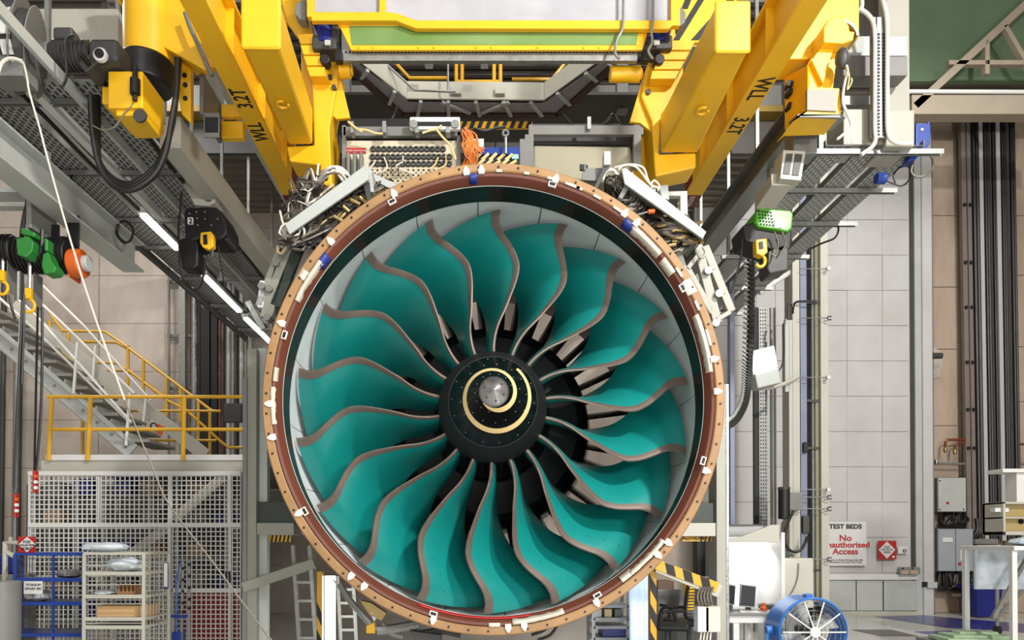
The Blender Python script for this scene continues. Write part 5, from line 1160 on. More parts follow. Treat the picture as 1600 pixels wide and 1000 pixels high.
M().tube([P(1181, 607, 10.7), P(1205, 606, 10.75), P(1222, 601, 10.8), P(1247, 589, 11.0)], .03, 8).build('arm', cream_paint, fl_)
M().tube([P(x, y, 10.75) for x, y in ((1216,580),(1222,570),(1225,545),(1224,520),(1224,505))], .01, 6, k=4).build('lamp_lead', rubber, fl_)
M().bb(P(1227, 612, 11.0), P(1231, 500, 11.05)).build('back_strut', lgrey, fl_)
# vertical trays left of it and the energy chain
vt = thing('vertical_tray', 'slotted vertical cable tray running up behind the flood light', 'cable tray', (P(1192, 0, 11.6).x, 11.6, 0))
for x0, x1, m in ((1179, 1186, black), (1187, 1200, galv), (1206, 1209, lgrey), (1212, 1214, lgrey)):
    a, b = P(x0, 900, 11.6), P(x1, 900, 11.6); o = M().bb((a.x, 11.6, 1.6), (b.x, 11.66, 5.36)).build('tray_strip', m, vt, .003)
    if m is galv:
        q = M(); z = 1.7
        while z < 5.3:
            for k in range(3): q.bb((a.x + .02 + k*.04, 11.594, z), (a.x + .035 + k*.04, 11.6, z + .03))
            z += .06
        q.build('tray_slots', black, o, stuff=True)
M().bb((P(1177, 0, 11.6).x, 11.62, 0), (P(1202, 0, 11.6).x, 11.7, 1.62)).build('tray_foot', mgrey, vt)
ec = thing('energy_chain', 'black energy chain with pale ribs curving down to the engine stand', 'cable chain', P(1137, 668, 9.5))
pth = spline([P(x, y, d) for x, y, d in ((1172, 390, 9.5), (1174, 440, 9.5), (1173, 500, 9.5), (1171, 560, 9.4), (1168, 600, 9.2), (1163, 630, 8.8), (1152, 652, 8.3), (1140, 664, 7.7), (1130, 667, 7.2))], 8)
q = M(); 
for a, b in zip(pth, pth[1:]): q.beam(a, a.lerp(b, .8), .07, .09, (0, 1, 0))
q.build('chain_links', black, ec, stuff=True)
q = M()
for a, b in zip(pth, pth[1:]):
    n_ = (b - a).normalized().cross(V((0, 1, 0))); n_ = n_ if n_.x < 0 else -n_; q.beam(a + n_ * .03 , a + n_ * .1 + V((0, 0, .03)), .008, .05, (0, 1, 0))
q.build('chain_ribs', lgrey, ec, stuff=True)
bp_ = M().bb((P(1139, 0, 10.2).x, 10.2, 0), (P(1146, 0, 10.2).x, 10.3, P(0, 440, 10.2).z)).build('blue_grey_post', bpy.data.materials['blue grey strip'], None, .004); tag(bp_, 'slim blue grey post standing beside the engine stand', 'post')
# phone / filter body on the wall post
fb = thing('filter_unit', 'black cylindrical filter unit with a hanging hose', 'filter', P(1224, 812, 10.8))
a, b = P(1225, 811, 10.8), P(1225, 763, 10.8); M().cyl(a, b, .085, n=20).build('canister', black, fb, .012); M().cyl(b - V((0,0,.03)), b + V((0,0,.02)), .09, n=20).build('cap', dgrey, fb, .01)
M().bb(P(1233, 797, 10.85), P(1250, 770, 10.95)).build('mount', mgrey, fb, .006)
M().tube([P(x, y, 10.75) for x, y in ((1240,798),(1232,815),(1226,835),(1228,852),(1238,862),(1250,860),(1258,848),(1261,838))], .022, 8, k=5).build('hose', rubber, fb)
M().cyl(P(1223, 815, 10.75), P(1221, 840, 10.75), .018, n=8).build('plunger', dgrey, fb)
# lit booth with desk
bo = thing('work_booth', 'white lit work booth with a sloping cream header', 'booth', (P(1178, 0, 9).x, 9, 0))
Yb = 9.2
q = M(); q.bb((P(1120, 0, Yb).x, Yb, .6), (P(1214, 0, Yb).x, Yb + .05, P(0, 838, Yb).z)); q.build('white_back', white, bo)
q = M(); q.bb((P(1212, 0, 8.6).x, 8.5, 0), (P(1218, 0, 8.6).x, Yb + .05, P(0, 832, 8.6).z)); q.build('side_panel', white, bo, .006)
q = M(); q.pp([(1120,846), (1160,838), (1206,820), (1218,820), (1218,848), (1120,848)], 8.5, .04); q.build('header', cream_paint, bo, .006)
q = M(); q.add([P(1120,823,8.6), P(1196,822,8.6), P(1165,838,9.1), P(1120,840,9.1), P(1120,820,8.6), P(1196,819,8.6), P(1165,834,9.1), P(1120,836,9.1)], [(0,1,2,3),(4,5,6,7),(0,1,5,4),(1,2,6,5),(2,3,7,6),(3,0,4,7)]); q.build('canopy', dgrey, bo)
bl_ = thing('booth_light', 'slim strip light glowing under the booth header', 'strip light', P(1160, 850, 8.9)); M().bb(P(1130, 851, 8.9), P(1210, 848, 9.0)).build('light_body', lamp_m, bl_)
la = bpy.data.lights.new('booth_glow', 'AREA'); la.shape = 'RECTANGLE'; la.size = .7; la.size_y = .1; la.energy = 14; lo = bpy.data.objects.new('booth_glow', la); C.objects.link(lo); lo.location = P(1170, 853, 8.85); lo.rotation_euler = (math.radians(25), 0, 0)
cbx = thing('cream_cabinet', 'cream metal cabinet with a trailing lead beside the lit booth', 'cabinet', P(1234, 950, 9.1))
M().bb(P(1219, 950, 9.0), P(1249, 871, 9.4)).build('body', cream_paint, cbx, .012); M().pp([(1216,869),(1216,861),(1228,861),(1240,866),(1241,870)], 9.0, .4).build('green_cap', dkgreen, cbx, .01)
M().bb((P(1222, 0, 9.1).x, 9.05, 0), (P(1247, 0, 9.1).x, 9.35, P(0, 950, 9.0).z)).build('plinth', mgrey, cbx); M().tube([P(x, y, 8.98) for x, y in ((1248,880),(1246,905),(1236,928),(1222,942),(1216,948))], .008, 6, k=4).build('lead', wire_grey, cbx)
dk = thing('desk', 'white desk with a grey top inside the lit booth', 'desk', (P(1178, 0, 8.6).x, 8.4, 0))
zd = P(0, 958, 8.2).z; x0, x1 = P(1128, 0, 8.2).x, P(1216, 0, 8.2).x
M().bb((x0, 8.2, zd - .03), (x1, 9.0, zd)).build('desk_top', mgrey, dk, .006); 
for x in (P(1150, 0, 8.2).x, x1 - .12): 
    for y in (8.25, 8.9): M().bb((x - .035, y, 0), (x + .035, y + .05, zd - .03)).build('leg', white, dk, .004)
M().bb((x0 + .05, 8.24, zd - .12), (x1 - .05, 8.28, zd - .03)).build('apron', white, dk, .004)
for k, (xa, xb, y0, y1) in enumerate(((1131, 1148, 911, 946), (1156, 1180, 912, 950))):
    mo = thing('monitor', ['dark screened monitor on the desk partly behind the stand post', 'dark screened monitor tilted on the desk, fully in view'][k], 'monitor', (P((xa+xb)/2, 0, 8.5).x, 8.5, zd), 'desk monitors')
    q = M(); q.prism([P(xa, y1 - 2, 8.5), P(xb, y1, 8.45), P(xb + 2, y0 + 3, 8.48), P(xa + 2, y0, 8.53)], (0, .04, 0)); mbo = q.build('screen_body', lgrey, mo, .006)
    q = M(); q.prism([P(xa + 1, y1 - 4, 8.494), P(xb - 1, y1 - 2, 8.444), P(xb + 1, y0 + 5, 8.474), P(xa + 3, y0 + 2, 8.524)], (0, .01, 0)); q.build('screen', mat('dark screen', (52, 52, 56), .2, var=.1) if k == 0 else bpy.data.materials['dark screen'], mbo)
    M().bb((P((xa+xb)/2, 0, 8.5).x - .03, 8.53, zd), (P((xa+xb)/2, 0, 8.5).x + .03, 8.56, zd + .12)).build('stand', dgrey, mo); M().bb((P((xa+xb)/2, 0, 8.5).x - .1, 8.45, zd), (P((xa+xb)/2, 0, 8.5).x + .1, 8.62, zd + .012)).build('foot', dgrey, mo)
tag(M().prism([V((P(x, 0, 8.35).x, y, zd + .002)) for x, y in ((1150, 8.25), (1178, 8.22), (1186, 8.5), (1160, 8.55))], (0, 0, .006)).build('paper_sheets', white), 'loose white paper sheets on the desk', 'paper')
tag(M().bb((P(1186, 0, 8.7).x, 8.6, zd), (P(1208, 0, 8.7).x, 8.8, zd + .06)).build('keyboard', dgrey, None, .01), 'dark keyboard propped at the back of the desk', 'keyboard')
q = M(); p = P(1193, 954, 8.5); q.lathe([(0, 0), (.035, 0), (.04, .03), (.022, .06), (.026, .09), (0, .1)], (p.x, 8.5, zd), 'Z', 16); tag(q.build('orange_mug', orange), 'small orange pot on the desk', 'pot')
# chairs, bin, boxes left of the booth
def chair(lab, px, Y, rz, w_=.5):
    t = thing('office_chair', lab, 'chair', (P(px, 0, Y).x, Y, 0), 'black mesh chairs'); c = V((P(px, 0, Y).x, Y, 0)); R_ = Matrix.Rotation(rz, 4, 'Z'); T = lambda v: c + R_ @ V(v)
    q = M(); ring = [T(v) for v in ((-.2, .22, .55), (-.23, .25, .75), (-.2, .3, 1.0), (0, .32, 1.04), (.2, .3, 1.0), (.23, .25, .75), (.2, .22, .55), (0, .2, .52))]; q.tube(ring, .022, 8, k=4, closed=True); bf = q.build('backrest_frame', black, t)
    q = M()
    for i in range(12): z = .56 + i * .038; y = .22 + .09 * (i / 11); q.tube([T((-.21, y, z)), T((0, y + .03, z)), T((.21, y, z))], .009, 5)
    q.build('backrest_mesh', dgrey, t, stuff=True)
    q = M(); q.box(T((0, -.02, .46)), (.48, .46, .07), R_.to_3x3()); q.build('seat', black, t, .03)
    for s in (-1, 1): M().tube([T((s*.25, .1, .46)), T((s*.29, .08, .6)), T((s*.28, .02, .66)), T((s*.28, -.22, .67))], .02, 8, k=3).build('armrest', black, t)
    M().cyl(T((0, 0, .1)), T((0, 0, .44)), .03, n=10).build('gas_lift', dgrey, t); q = M()
    for i in range(5): a_ = i * 2 * PI / 5; q.beam(T((0, 0, .1)), T((.28*math.cos(a_), .28*math.sin(a_), .06)), .04, .04)
    q.build('star_base', black, t)
    for i in range(5): a_ = i * 2 * PI / 5; M().ball(T((.28*math.cos(a_), .28*math.sin(a_), .03)), .03, 8).build('caster', black, t)
chair('black mesh office chair nearest the striped post', 1040, 8.6, math.radians(75))
chair('black mesh office chair with its ribbed back to the yellow bin', 1074, 9.0, math.radians(-160))
yb = thing('yellow_bin', 'bright yellow tapered bin beyond the mesh chairs', 'bin', (P(1077, 0, 9.6).x, 9.6, 0)); p0 = P(1077, 945, 9.6); r0 = 8 * 9.6 / F
q = M(); q.lathe([(r0 * .9, .55), (r0 * 1.05, p0.z + .26), (r0 * 1.3, p0.z + .27), (r0 * 1.3, p0.z + .31), (0, p0.z + .31)], (p0.x, 9.6, 0), 'Z', 24); q.build('bin_body', yellow, yb); M().bb((p0.x - .2, 9.45, 0), (p0.x + .2, 9.8, .55)).build('bin_stand', mgrey, yb)
sc = thing('desk_screen', 'low grey partition behind the mesh chairs', 'partition', (P(1058, 0, 10).x, 10, 0)); M().bb((P(1026, 0, 10).x, 10, 0), (P(1090, 0, 10).x, 10.05, P(0, 921, 10).z)).build('screen_panel', mgrey, sc, .006)
tag(M().bb((P(1026, 0, 10.4).x, 10.4, 0), (P(1051, 0, 10.4).x, 10.8, P(0, 908, 10.4).z)).build('brown_cupboard', mat('brown ply', (110, 86, 70), .6), None, .006), 'brown cupboard peeping over the grey partition', 'cupboard')
tag(M().bb((P(1086, 0, 11).x, 11, 0), (P(1102, 0, 11).x, 11.2, P(0, 845, 11).z)).build('black_duct', black, None, .01), 'black vertical duct between the warning board and the yellow bin', 'duct')
tag(M().bb((P(1105, 0, 9.8).x, 9.8, 0), (P(1117, 0, 9.8).x, 9.95, P(0, 845, 9.8).z)).build('grey_upright', mgrey, None, .006), 'grey upright just behind the cream stand post', 'post')
wb_ = thing('white_box', 'white and beige control box with hoses hung on the stand post', 'box', P(1104, 990, 6.95)); M().bb(P(1090, 988, 6.85), P(1102, 946, 6.98)).build('box_left', white, wb_, .01); M().bb(P(1102, 988, 6.85), P(1119, 946, 6.98)).build('box_right', mat('pale beige', (222, 208, 190), .5), wb_, .01)
for i in range(5): M().tube([P(1093 + 5*i, 946, 6.9), P(1090 + 5*i, 930, 6.9), P(1098 + 4*i, 918, 6.95), P(1110 + i, 922, 7.05)], .012, 6, k=4).build('hose', wire_grey, wb_)
for i in range(4): M().tube([P(1096 + 5*i, 988, 6.9), P(1094 + 5*i, 1004, 6.9), P(1098 + 4*i, 1020, 6.9)], .009, 6, k=3).build('lead', wire_white, wb_)
# workshop racks seen under the engine
uw = thing('tool_rack', 'grey tool rack of trays seen under the lower right rim', 'rack', (P(955, 0, 8.6).x, 8.6, 0))
for x in (926, 981): 
    for y in (8.6, 9.0): M().bb((P(x, 0, 8.6).x - .02, y, 0), (P(x, 0, 8.6).x + .02, y + .04, P(0, 925, 8.6).z)).build('upright', lgrey, uw)
for y in (945, 965, 978, 996): z = P(0, y, 8.6).z; M().bb((P(926, 0, 8.6).x, 8.6, z - .04), (P(981, 0, 8.6).x, 9.04, z)).build('shelf', lgrey, uw, .004)
for i, (x, m) in enumerate(((934, white), (950, cream), (966, mgrey))):
    z = P(0, 965, 8.6).z; tag(M().bb((P(x - 6, 0, 8.6).x, 8.65, z), (P(x + 6, 0, 8.6).x, 8.95, z + .1)).build('parts_tray', m, None, .01), ['white', 'cream', 'grey'][i] + ' parts tray on the tool rack under the rim', 'tray')
z = P(0, 996, 8.6).z; tag(M().bb((P(940, 0, 8.6).x, 8.65, z), (P(978, 0, 8.6).x, 8.95, z + .1)).build('parts_tray', navy, None, .01), 'long blue parts tray low on the tool rack', 'tray')
# blue drum fan
fn = thing('drum_fan', 'blue drum fan with a pale radial wire guard on the floor', 'fan', (P(1268, 0, 7.8).x, 7.8, 0))
cx_, cz_, r = P(1268, 0, 7.8).x, .49, .355
q = M(); q.lathe([(r + .01, 7.8), (r + .03, 7.82), (r + .02, 7.95), (r + .03, 8.18), (r + .01, 8.2), (r, 8.18), (r, 7.82)], (cx_, 0, cz_), 'Y', 48, closed=True); q.build('drum', fan_blue, fn)
q = M()
for rr in (.06, .12, .18, .24, .3, .345): q.tube([V((cx_ + rr*math.cos(t), 7.8 - .02*(1 - rr/.36), cz_ + rr*math.sin(t))) for t in [i*2*PI/28 for i in range(28)]], .0035, 5, closed=True)
q.build('guard_rings', steel, fn, stuff=True)
q = M()
for i in range(10): t = i * PI / 5; q.beam(V((cx_ + .05*math.cos(t), 7.775, cz_ + .05*math.sin(t))), V((cx_ + .35*math.cos(t), 7.79, cz_ + .35*math.sin(t))), .014, .006, (0, 1, 0))
q.build('guard_spokes', white, fn, stuff=True)
M().cyl((cx_, 7.76, cz_), (cx_, 7.79, cz_), .06, n=24).build('guard_badge', white, fn, .006)
for i in range(4):
    t = i * PI / 2 + .4; q = M(); vs = []
    for k in range(5):
        rr = .06 + .27 * k / 4
        for s in (-1, 1): a_ = t + s * .3; vs.append(V((cx_ + rr*math.cos(a_), 7.95 + s * .05, cz_ + rr*math.sin(a_))))
    q.add(vs, [(2*k, 2*k+1, 2*k+3, 2*k+2) for k in range(4)]); o = q.build('blade', lgrey, fn); md = o.modifiers.new('t', 'SOLIDIFY'); md.thickness = .006
M().cyl((cx_, 7.9, cz_), (cx_, 8.15, cz_), .07, n=20).build('motor', dgrey, fn, .01)
for s in (-1, 1): 
    q = M(); q.tube([V((cx_ + s*(r + .03), 8.0, cz_)), V((cx_ + s*(r + .08), 8.0, cz_ - .05)), V((cx_ + s*(r + .08), 8.0, .05)), V((cx_ + s*(r + .02), 7.75, .02)), V((cx_ + s*(r + .02), 8.3, .02))], .018, 8); q.build('stand_leg', fan_blue, fn)
    M().cyl((cx_ + s*(r + .02), 8.0, cz_), (cx_ + s*(r + .1), 8.0, cz_), .045, n=14).build('pivot_knob', fan_blue, fn, .006)
M().box((cx_, 7.95, cz_ + r + .035), (.08, .1, .05)).build('handle', fan_blue, fn, .012)
bs = thing('black_speaker', 'small black lamp unit hung low on the cream column', 'lamp', P(1290, 960, 10.8)); M().pp([(1281,938),(1296,939),(1299,958),(1284,961)], 10.8, .16).build('lamp_body', black, bs, .012); M().bb(P(1299, 951, 10.85), P(1304, 945, 10.9)).build('lamp_clip', lgrey, bs)
# trolley frames at the far right
wt2 = thing('white_frame_table', 'white framed table at the right edge with a hanging clear cover', 'table', (P(1600, 0, 8.2).x, 8.2, 0))
zt = P(0, 860, 8.2).z
for x in (1580, 1690): 
    for y in (8.2, 9.0): M().bb((P(x, 0, 8.2).x - .03, y, 0), (P(x, 0, 8.2).x + .03, y + .06, zt)).build('leg', white, wt2, .004)
M().bb((P(1576, 0, 8.2).x, 8.17, zt), (P(1694, 0, 8.2).x, 9.1, zt + .05)).build('table_top', white, wt2, .006)
M().bb((P(1584, 0, 8.2).x, 8.9, zt - .5), (P(1690, 0, 8.2).x, 8.93, zt)).build('clear_cover', film, wt2)
M().beam(V((P(1583, 0, 8.2).x, 8.6, .55)), V((P(1640, 0, 8.2).x, 8.6, zt - .1)), .04, .04).build('brace', mgrey, wt2)
lump('plastic_wrap', (P(1590, 0, 8.6).x + .1, 8.6, zt + .05), .22, .2, .05, film, 'crumpled plastic wrap on the white framed table', 'wrap', 9)
ct3 = thing('cream_stand', 'cream wheeled stand with a top bar in front of the blue waste bin', 'stand', (P(1552, 0, 11.3).x, 11.3, 0)); zz = P(0, 858, 11.3).z
M().bb((P(1547, 0, 11.3).x, 11.27, zz - .06), (P(1620, 0, 11.3).x, 11.33, zz)).build('top_bar', cream, ct3, .006); M().cyl((P(1551, 0, 11.3).x, 11.3, .9), (P(1551, 0, 11.3).x, 11.3, zz), .045, n=12).build('post', cream, ct3); M().cyl((P(1552, 0, 11.3).x, 11.3, .1), (P(1552, 0, 11.3).x, 11.3, .9), .028, n=12).build('inner_post', mgrey, ct3)
x_ = P(1552, 0, 11.3).x; M().cyl((x_ - .03, 11.3, .07), (x_ + .03, 11.3, .07), .07, n=18).build('caster', rubber, ct3); M().beam(V((x_, 11.3, .28)), V((x_ + .7, 11.3, 1.0)), .05, .05).build('brace', mgrey, ct3)
bx2 = thing('cream_shelf_box', 'cream open shelf box on a white beam at the right edge', 'shelf', P(1590, 836, 9.5))
q = M(); a, b = P(1568, 836, 9.5), P(1660, 784, 9.5); 
M().bb((a.x, 9.5, a.z), (b.x, 9.9, a.z + .05)).build('bottom_board', cream_paint, bx2, .004); M().bb((a.x, 9.5, b.z - .03), (b.x, 9.9, b.z)).build('top_board', cream_paint, bx2, .004); M().bb((a.x, 9.5, a.z), (a.x + .03, 9.9, b.z)).build('side_board', cream_paint, bx2, .004); M().bb((a.x, 9.85, a.z), (b.x, 9.9, b.z)).build('back_board', cream, bx2); M().bb((a.x, 9.52, (a.z+b.z)/2), (b.x, 9.85, (a.z+b.z)/2 + .02)).build('shelf', cream_paint, bx2)
p = P(1596, 815, 9.83); M().cyl(p, p + V((0, .03, 0)), .035, n=14).build('hole', black, bx2)
q = M(); a = P(1567, 738, 9.6); q.bb((a.x, 9.6, a.z), (b.x, 9.9, a.z + .05)); q.build('beam_flange', white, bx2, .004); M().bb((P(1588, 0, 9.6).x, 9.65, P(0, 784, 9.6).z), (b.x, 9.85, a.z)).build('beam_web', white, bx2, .004)
M().bb((P(1640, 0, 9.5).x, 9.6, 0), (P(1660, 0, 9.5).x, 9.9, P(0, 836, 9.5).z)).build('pedestal', mgrey, bx2); M().bb(P(1555, 800, 9.55), P(1568, 794, 9.65)).build('side_clip', white, bx2, .004)
# floor markings and folded green sheet
for nm, pts, m in (('floor_marking', [(1368,963.5),(1440,961.5),(1640,978),(1640,992),(1560,985),(1480,981)], mat('blue floor paint', (52, 56, 128), .25, var=.1)), ('floor_marking', [(1330,984),(1392,984),(1434,994),(1376,994)], mat('dark floor paint', (76, 72, 70), .3)), ('floor_marking', [(1428,987),(1490,985.5),(1520,993),(1480,996)], bpy.data.materials['blue floor paint'])):
    o = M().prism([PZ(x, y, .001) for x, y in pts], (0, 0, .004)).build(nm, m, None); tag(o, 'blue painted patch on the pale floor in front of the panelled wall' if pts[0][0] == 1368 else 'dark painted parallelogram on the pale floor' if pts[0][0] == 1330 else 'small blue painted patch beside the folded green sheet', 'floor marking')
gs = thing('green_sheet', 'folded pale green sheet on a low pallet near the white frame', 'sheet', (P(1525, 0, 8.6).x, 8.6, 0)); x0, x1 = P(1472, 0, 8.6).x, P(1600, 0, 8.6).x; gm_ = mat('pale green vinyl', (150, 172, 140), .35, rgb2=(120, 146, 112), scale=5); zg = P(0, 992, 8.6).z
M().bb((x0, 8.5, 0), (x1, 9.2, zg - .1)).build('pallet', mgrey, gs, .01)
for i, (f0, f1, h) in enumerate(((0, .5, .06), (.12, .62, .09), (.42, .98, .07), (.3, .8, .11))):
    q = M(); q.prism([V((x0 + (x1-x0)*f0, 8.55 + .08*i, zg - .1)), V((x0 + (x1-x0)*f1, 8.5 + .1*i, zg - .1)), V((x0 + (x1-x0)*(f1 - .04), 8.95, zg - .1)), V((x0 + (x1-x0)*(f0 + .03), 9.0, zg - .1))], (0, 0, h)); q.build('fold', gm_, gs, .02, seg=3)
# ------------------------------------------------ instrumentation hung round the top of the engine
def wires(lab, n, gen, mats, r=(.006, .011), parent=None, name='wire', k=4):
    by = {}
    for i in range(n):
        m = mats[i % len(mats)]; by.setdefault(m.name, (m, M()))[1].tube([P(*p) for p in gen(i)], random.uniform(*r), 5, k=k)
    for m, q in by.values(): q.build(name, m, parent, stuff=True)
R = random.uniform
# left junction box: channel body with cables hanging out below
jb = thing('cable_junction_box', 'long tilted grey junction box stuffed with cables, beside the round socket panel', 'junction box', P(510, 345, 6.3))
a, b = P(452, 366, 6.25), P(572, 262, 6.25)
sd = V((-(b - a).normalized().z, 0, (b - a).normalized().x))
if sd.z < 0: sd = -sd
M().prism([P(445,350,6.05), P(567,260,6.05), P(577,270,6.05), P(576,280,6.05), P(452,366,6.05)], (0, .03, 0)).build('front_cover', lgrey, jb, .006)
q = M(); q.prism([P(445,350,6.08), P(567,260,6.08), P(569,264,6.08), P(447,354,6.08)], (0, .5, 0)); q.build('top_plate', lgrey, jb, .004)
q = M(); q.pp([(566,258),(580,262),(584,300),(573,300),(567,284)], 6.13, .1); q.build('end_bracket', lgrey, jb, .006); q = M(); q.pp([(567,285),(577,284),(580,312),(574,313)], 6.1, .03); q.build('strap', dgrey, jb)
q = M(); q.pp([(582,270),(622,288),(628,300),(604,292),(586,282)], 6.2, .06); q.build('side_bar', lgrey, jb, .004)
M().pp([(464,290),(476,290),(476,312),(464,315)], 6.3, .05).build('small_plate', lgrey, jb, .003)
def g1(i):
    t = R(0, 1); x = 462 + 110 * t; y = 352 - 78 * t
    return [(x + 4, y + 6, 6.3), (x + R(-6, 14), y + R(8, 14), 6.22), (x + R(-12, 25), y + R(12, 24), 6.2 + R(0, .15)), (x + R(0, 40), y + R(8, 28), 6.35)]
wires('', 60, g1, [wire_grey, wire_dark, wire_dark, wire_grey, wire_dark, wire_dark], parent=jb)
def g1b(i):
    x = R(455, 560); y = 375 - (x - 455) * .78 + R(0, 14)
    return [(x, y + 4, 6.25), (x + R(10, 25), y - R(0, 10), 6.2), (x + R(30, 55), y - R(12, 26), 6.2), (x + R(50, 80), y - R(20, 44), 6.3)]
wires('', 26, g1b, [wire_dark, wire_grey, wire_dark, brass], (.009, .015), jb, 'thick_cable')
def g2(i):
    t = R(0, 1); x = 440 + 40 * t; y = 345 - 60*t + R(-10, 20); return [(x, y, 6.3), (x + R(-10, 20), y - R(5, 30), 6.25), (x + R(0, 35), y - R(-5, 30), 6.2), (x + R(10, 50), y - R(0, 40), 6.3)]
wires('', 30, g2, [wire_grey, wire_dark, wire_white, wire_dark, wire_grey], parent=jb)
def g3(i): return [(500 + R(-12, 4), 285 + R(-4, 10), 6.3), (512 + R(-5, 5), 266 + R(-3, 6), 6.1), (528 + R(-6, 6), 263 + R(-2, 8), 6.1), (540 + R(-4, 8), 275 + R(-4, 10), 6.15), (546 + R(-4, 8), 284, 6.3)]
wires('', 12, g3, [wire_white, wire_white, wire_grey], (.008, .012), jb, 'pale_hose')
def g4(i): c = (456, 362); r_ = R(6, 15); a0 = R(0, 6); return [(c[0] + 1.4*r_*math.cos(a0 + t), c[1] + r_*math.sin(a0 + t), 6.12) for t in (0, 1, 2, 3, 4, 5)]
wires('', 14, g4, [wire_white, wire_grey], (.006, .009), jb, 'cable_coil')
for x, y in ((548, 312), (562, 308), (570, 314), (536, 322), (522, 338)): 
    p = P(x, y, 6.15); M().cyl(p, p + V((R(.05, .08), .02, R(-.045, .01))), .018, n=10).build('plug', brass, jb)
def g5(i): x = 440 + R(-5, 60); y = 378 + R(-10, 12); return [(x, y, 6.2), (x + R(5, 20), y + R(-8, 10), 6.1), (x + R(20, 55), y - R(0, 22), 6.15), (x + R(40, 75), y - R(15, 40), 6.2)]
wires('', 26, g5, [wire_dark, wire_dark, wire_grey, rubber], (.008, .015), jb, 'rear_cable')
# mounting struts down the flank, left and right
sl_ = thing('support_struts', 'pair of grey pivoted struts standing off the fan case beside the strip lights', 'struts', P(420, 500, 6.4))
for (x0, y0), (x1, y1), w_, m in (((440, 388), (405, 480), .07, grey_green), ((450, 382), (416, 498), .11, grey_green), ((470, 380), (430, 480), .1, dkgreen), ((412, 440), (408, 482), .06, white)):
    M().beam(P(x0, y0, 6.4), P(x1, y1, 6.4), w_, .06, (0, 1, 0)).build('strut', m, sl_, .008)
for x, y in ((417, 495), (408, 446), (420, 450), (430, 410)): p = P(x, y, 6.33); M().cyl(p, p + V((0, .1, 0)), .032, n=14).build('pivot', mgrey, sl_)
M().beam(P(388, 472, 6.5), P(412, 515, 6.5), .05, .05, (0,1,0)).build('tie_rod', lgrey, sl_)
M().beam(P(434, 410, 6.38), P(460, 372, 6.38), .05, .05, (0,1,0)).build('tie_rod', mgrey, sl_)
M().tube([P(x, y, 6.3) for x, y in ((434,384),(434,392),(440,396),(448,386))], .01, 6, k=4).build('yellow_strap', cream, sl_)
sr = thing('support_struts', 'pair of pale pivoted struts standing off the fan case below the grey cable box', 'struts', P(1125, 500, 6.4))
for (x0, y0), (x1, y1), w_, m in (((1088, 382), (1120, 506), .085, cab_cream), ((1100, 386), (1142, 488), .075, cab_cream), ((1072, 420), (1112, 490), .06, cab_cream), ((1056, 385), (1068, 425), .06, lgrey)):
    M().beam(P(x0, y0, 6.4), P(x1, y1, 6.4), w_, .07, (0, 1, 0)).build('strut', m, sr, .008)
for x, y in ((1119, 504), (1107, 422), (1124, 458)): p = P(x, y, 6.32); M().cyl(p, p + V((0, .1, 0)), .034, n=14).build('pivot', galv, sr)
for (x0, y0), (x1, y1) in (((1100, 424), (1116, 418)), ((1118, 462), (1132, 456)), ((1120, 500), (1140, 488)), ((1074, 420), (1090, 400))): M().beam(P(x0, y0, 6.38), P(x1, y1, 6.38), .04, .05, (0,1,0)).build('cross_link', cab_cream, sr, .004)
M().tube([P(x, y, 6.3) for x, y in ((1088,390),(1092,400),(1098,402),(1102,394),(1098,386))], .012, 6, k=4).build('strap_loop', cab_cream, sr)
# right junction box
jr = thing('cable_junction_box', 'tilted grey junction box full of braided cables above the pale struts', 'junction box', P(1040, 360, 6.3))
M().prism([P(971,264,5.98), P(978,262,5.98), P(1104,362,5.98), P(1098,373,5.98), P(976,287,5.98)], (0, .03, 0)).build('front_cover', lgrey, jr, .006)
M().prism([P(971,264,6.01), P(978,262,6.01), P(1104,362,6.01), P(1101,366,6.01)], (0, .5, 0)).build('top_plate', lgrey, jr, .004)
M().pp([(978,286),(966,308),(972,311),(984,291)], 6.08, .05).build('end_bracket', lgrey, jr, .004)
M().prism([P(1098,373,6.1), P(1104,363,6.1), P(1094,380,6.1)], (0, .4, 0)).build('end_plate', mgrey, jr)
M().pp([(1031,299),(1074,298),(1075,340),(1063,332),(1063,306),(1031,305)], 6.3, .06).build('corner_bracket', cream_paint, jr, .005)
M().pp([(1030,290),(1044,288),(1046,312),(1034,310)], 6.28, .1).build('clamp_block', lgrey, jr, .006)
def h1(i):
    t = R(0, 1); x = 985 + 92 * t; y = 297 + 78 * t; return [(x, y - 4, 6.3), (x + R(-4, 4), y + R(8, 14), 6.2), (x - R(6, 22), y + R(12, 26), 6.15), (x - R(10, 36), y + R(6, 26), 6.25)]
wires('', 70, h1, [wire_grey, wire_dark, wire_grey, wire_white, wire_dark], parent=jr)
def h2(i):
    x = R(1005, 1050); y = 345 + (x - 1005) * .6 + R(-16, 14); return [(x, y, 6.2), (x + R(12, 20), y + R(-6, 3), 6.08), (x + R(25, 45), y + R(-6, 6), 6.08), (x + R(40, 60), y + R(-4, 10), 6.2)]
wires('', 34, h2, [wire_grey, wire_dark, brass, wire_grey], (.012, .018), jr, 'braided_cable')
for x, y in ((1050, 377), (1058, 372), (1066, 381), (1044, 384), (1072, 374)): p = P(x, y, 6.1); M().cyl(p, p + V((R(.05, .08), 0, R(-.01, .03))), .016, n=10).build('plug', brass, jr)
sd_ = thing('screwdriver', 'orange handled screwdriver lying among the cables of the grey box', 'screwdriver', P(1012, 331, 6.02)); 
M().cyl(P(1012, 331, 6.02), P(1023, 330, 6.02), .02, n=12).build('handle', orange, sd_, .006); M().cyl(P(990, 337, 6.02), P(1012, 331, 6.02), .008, n=8).build('shaft', steel, sd_)
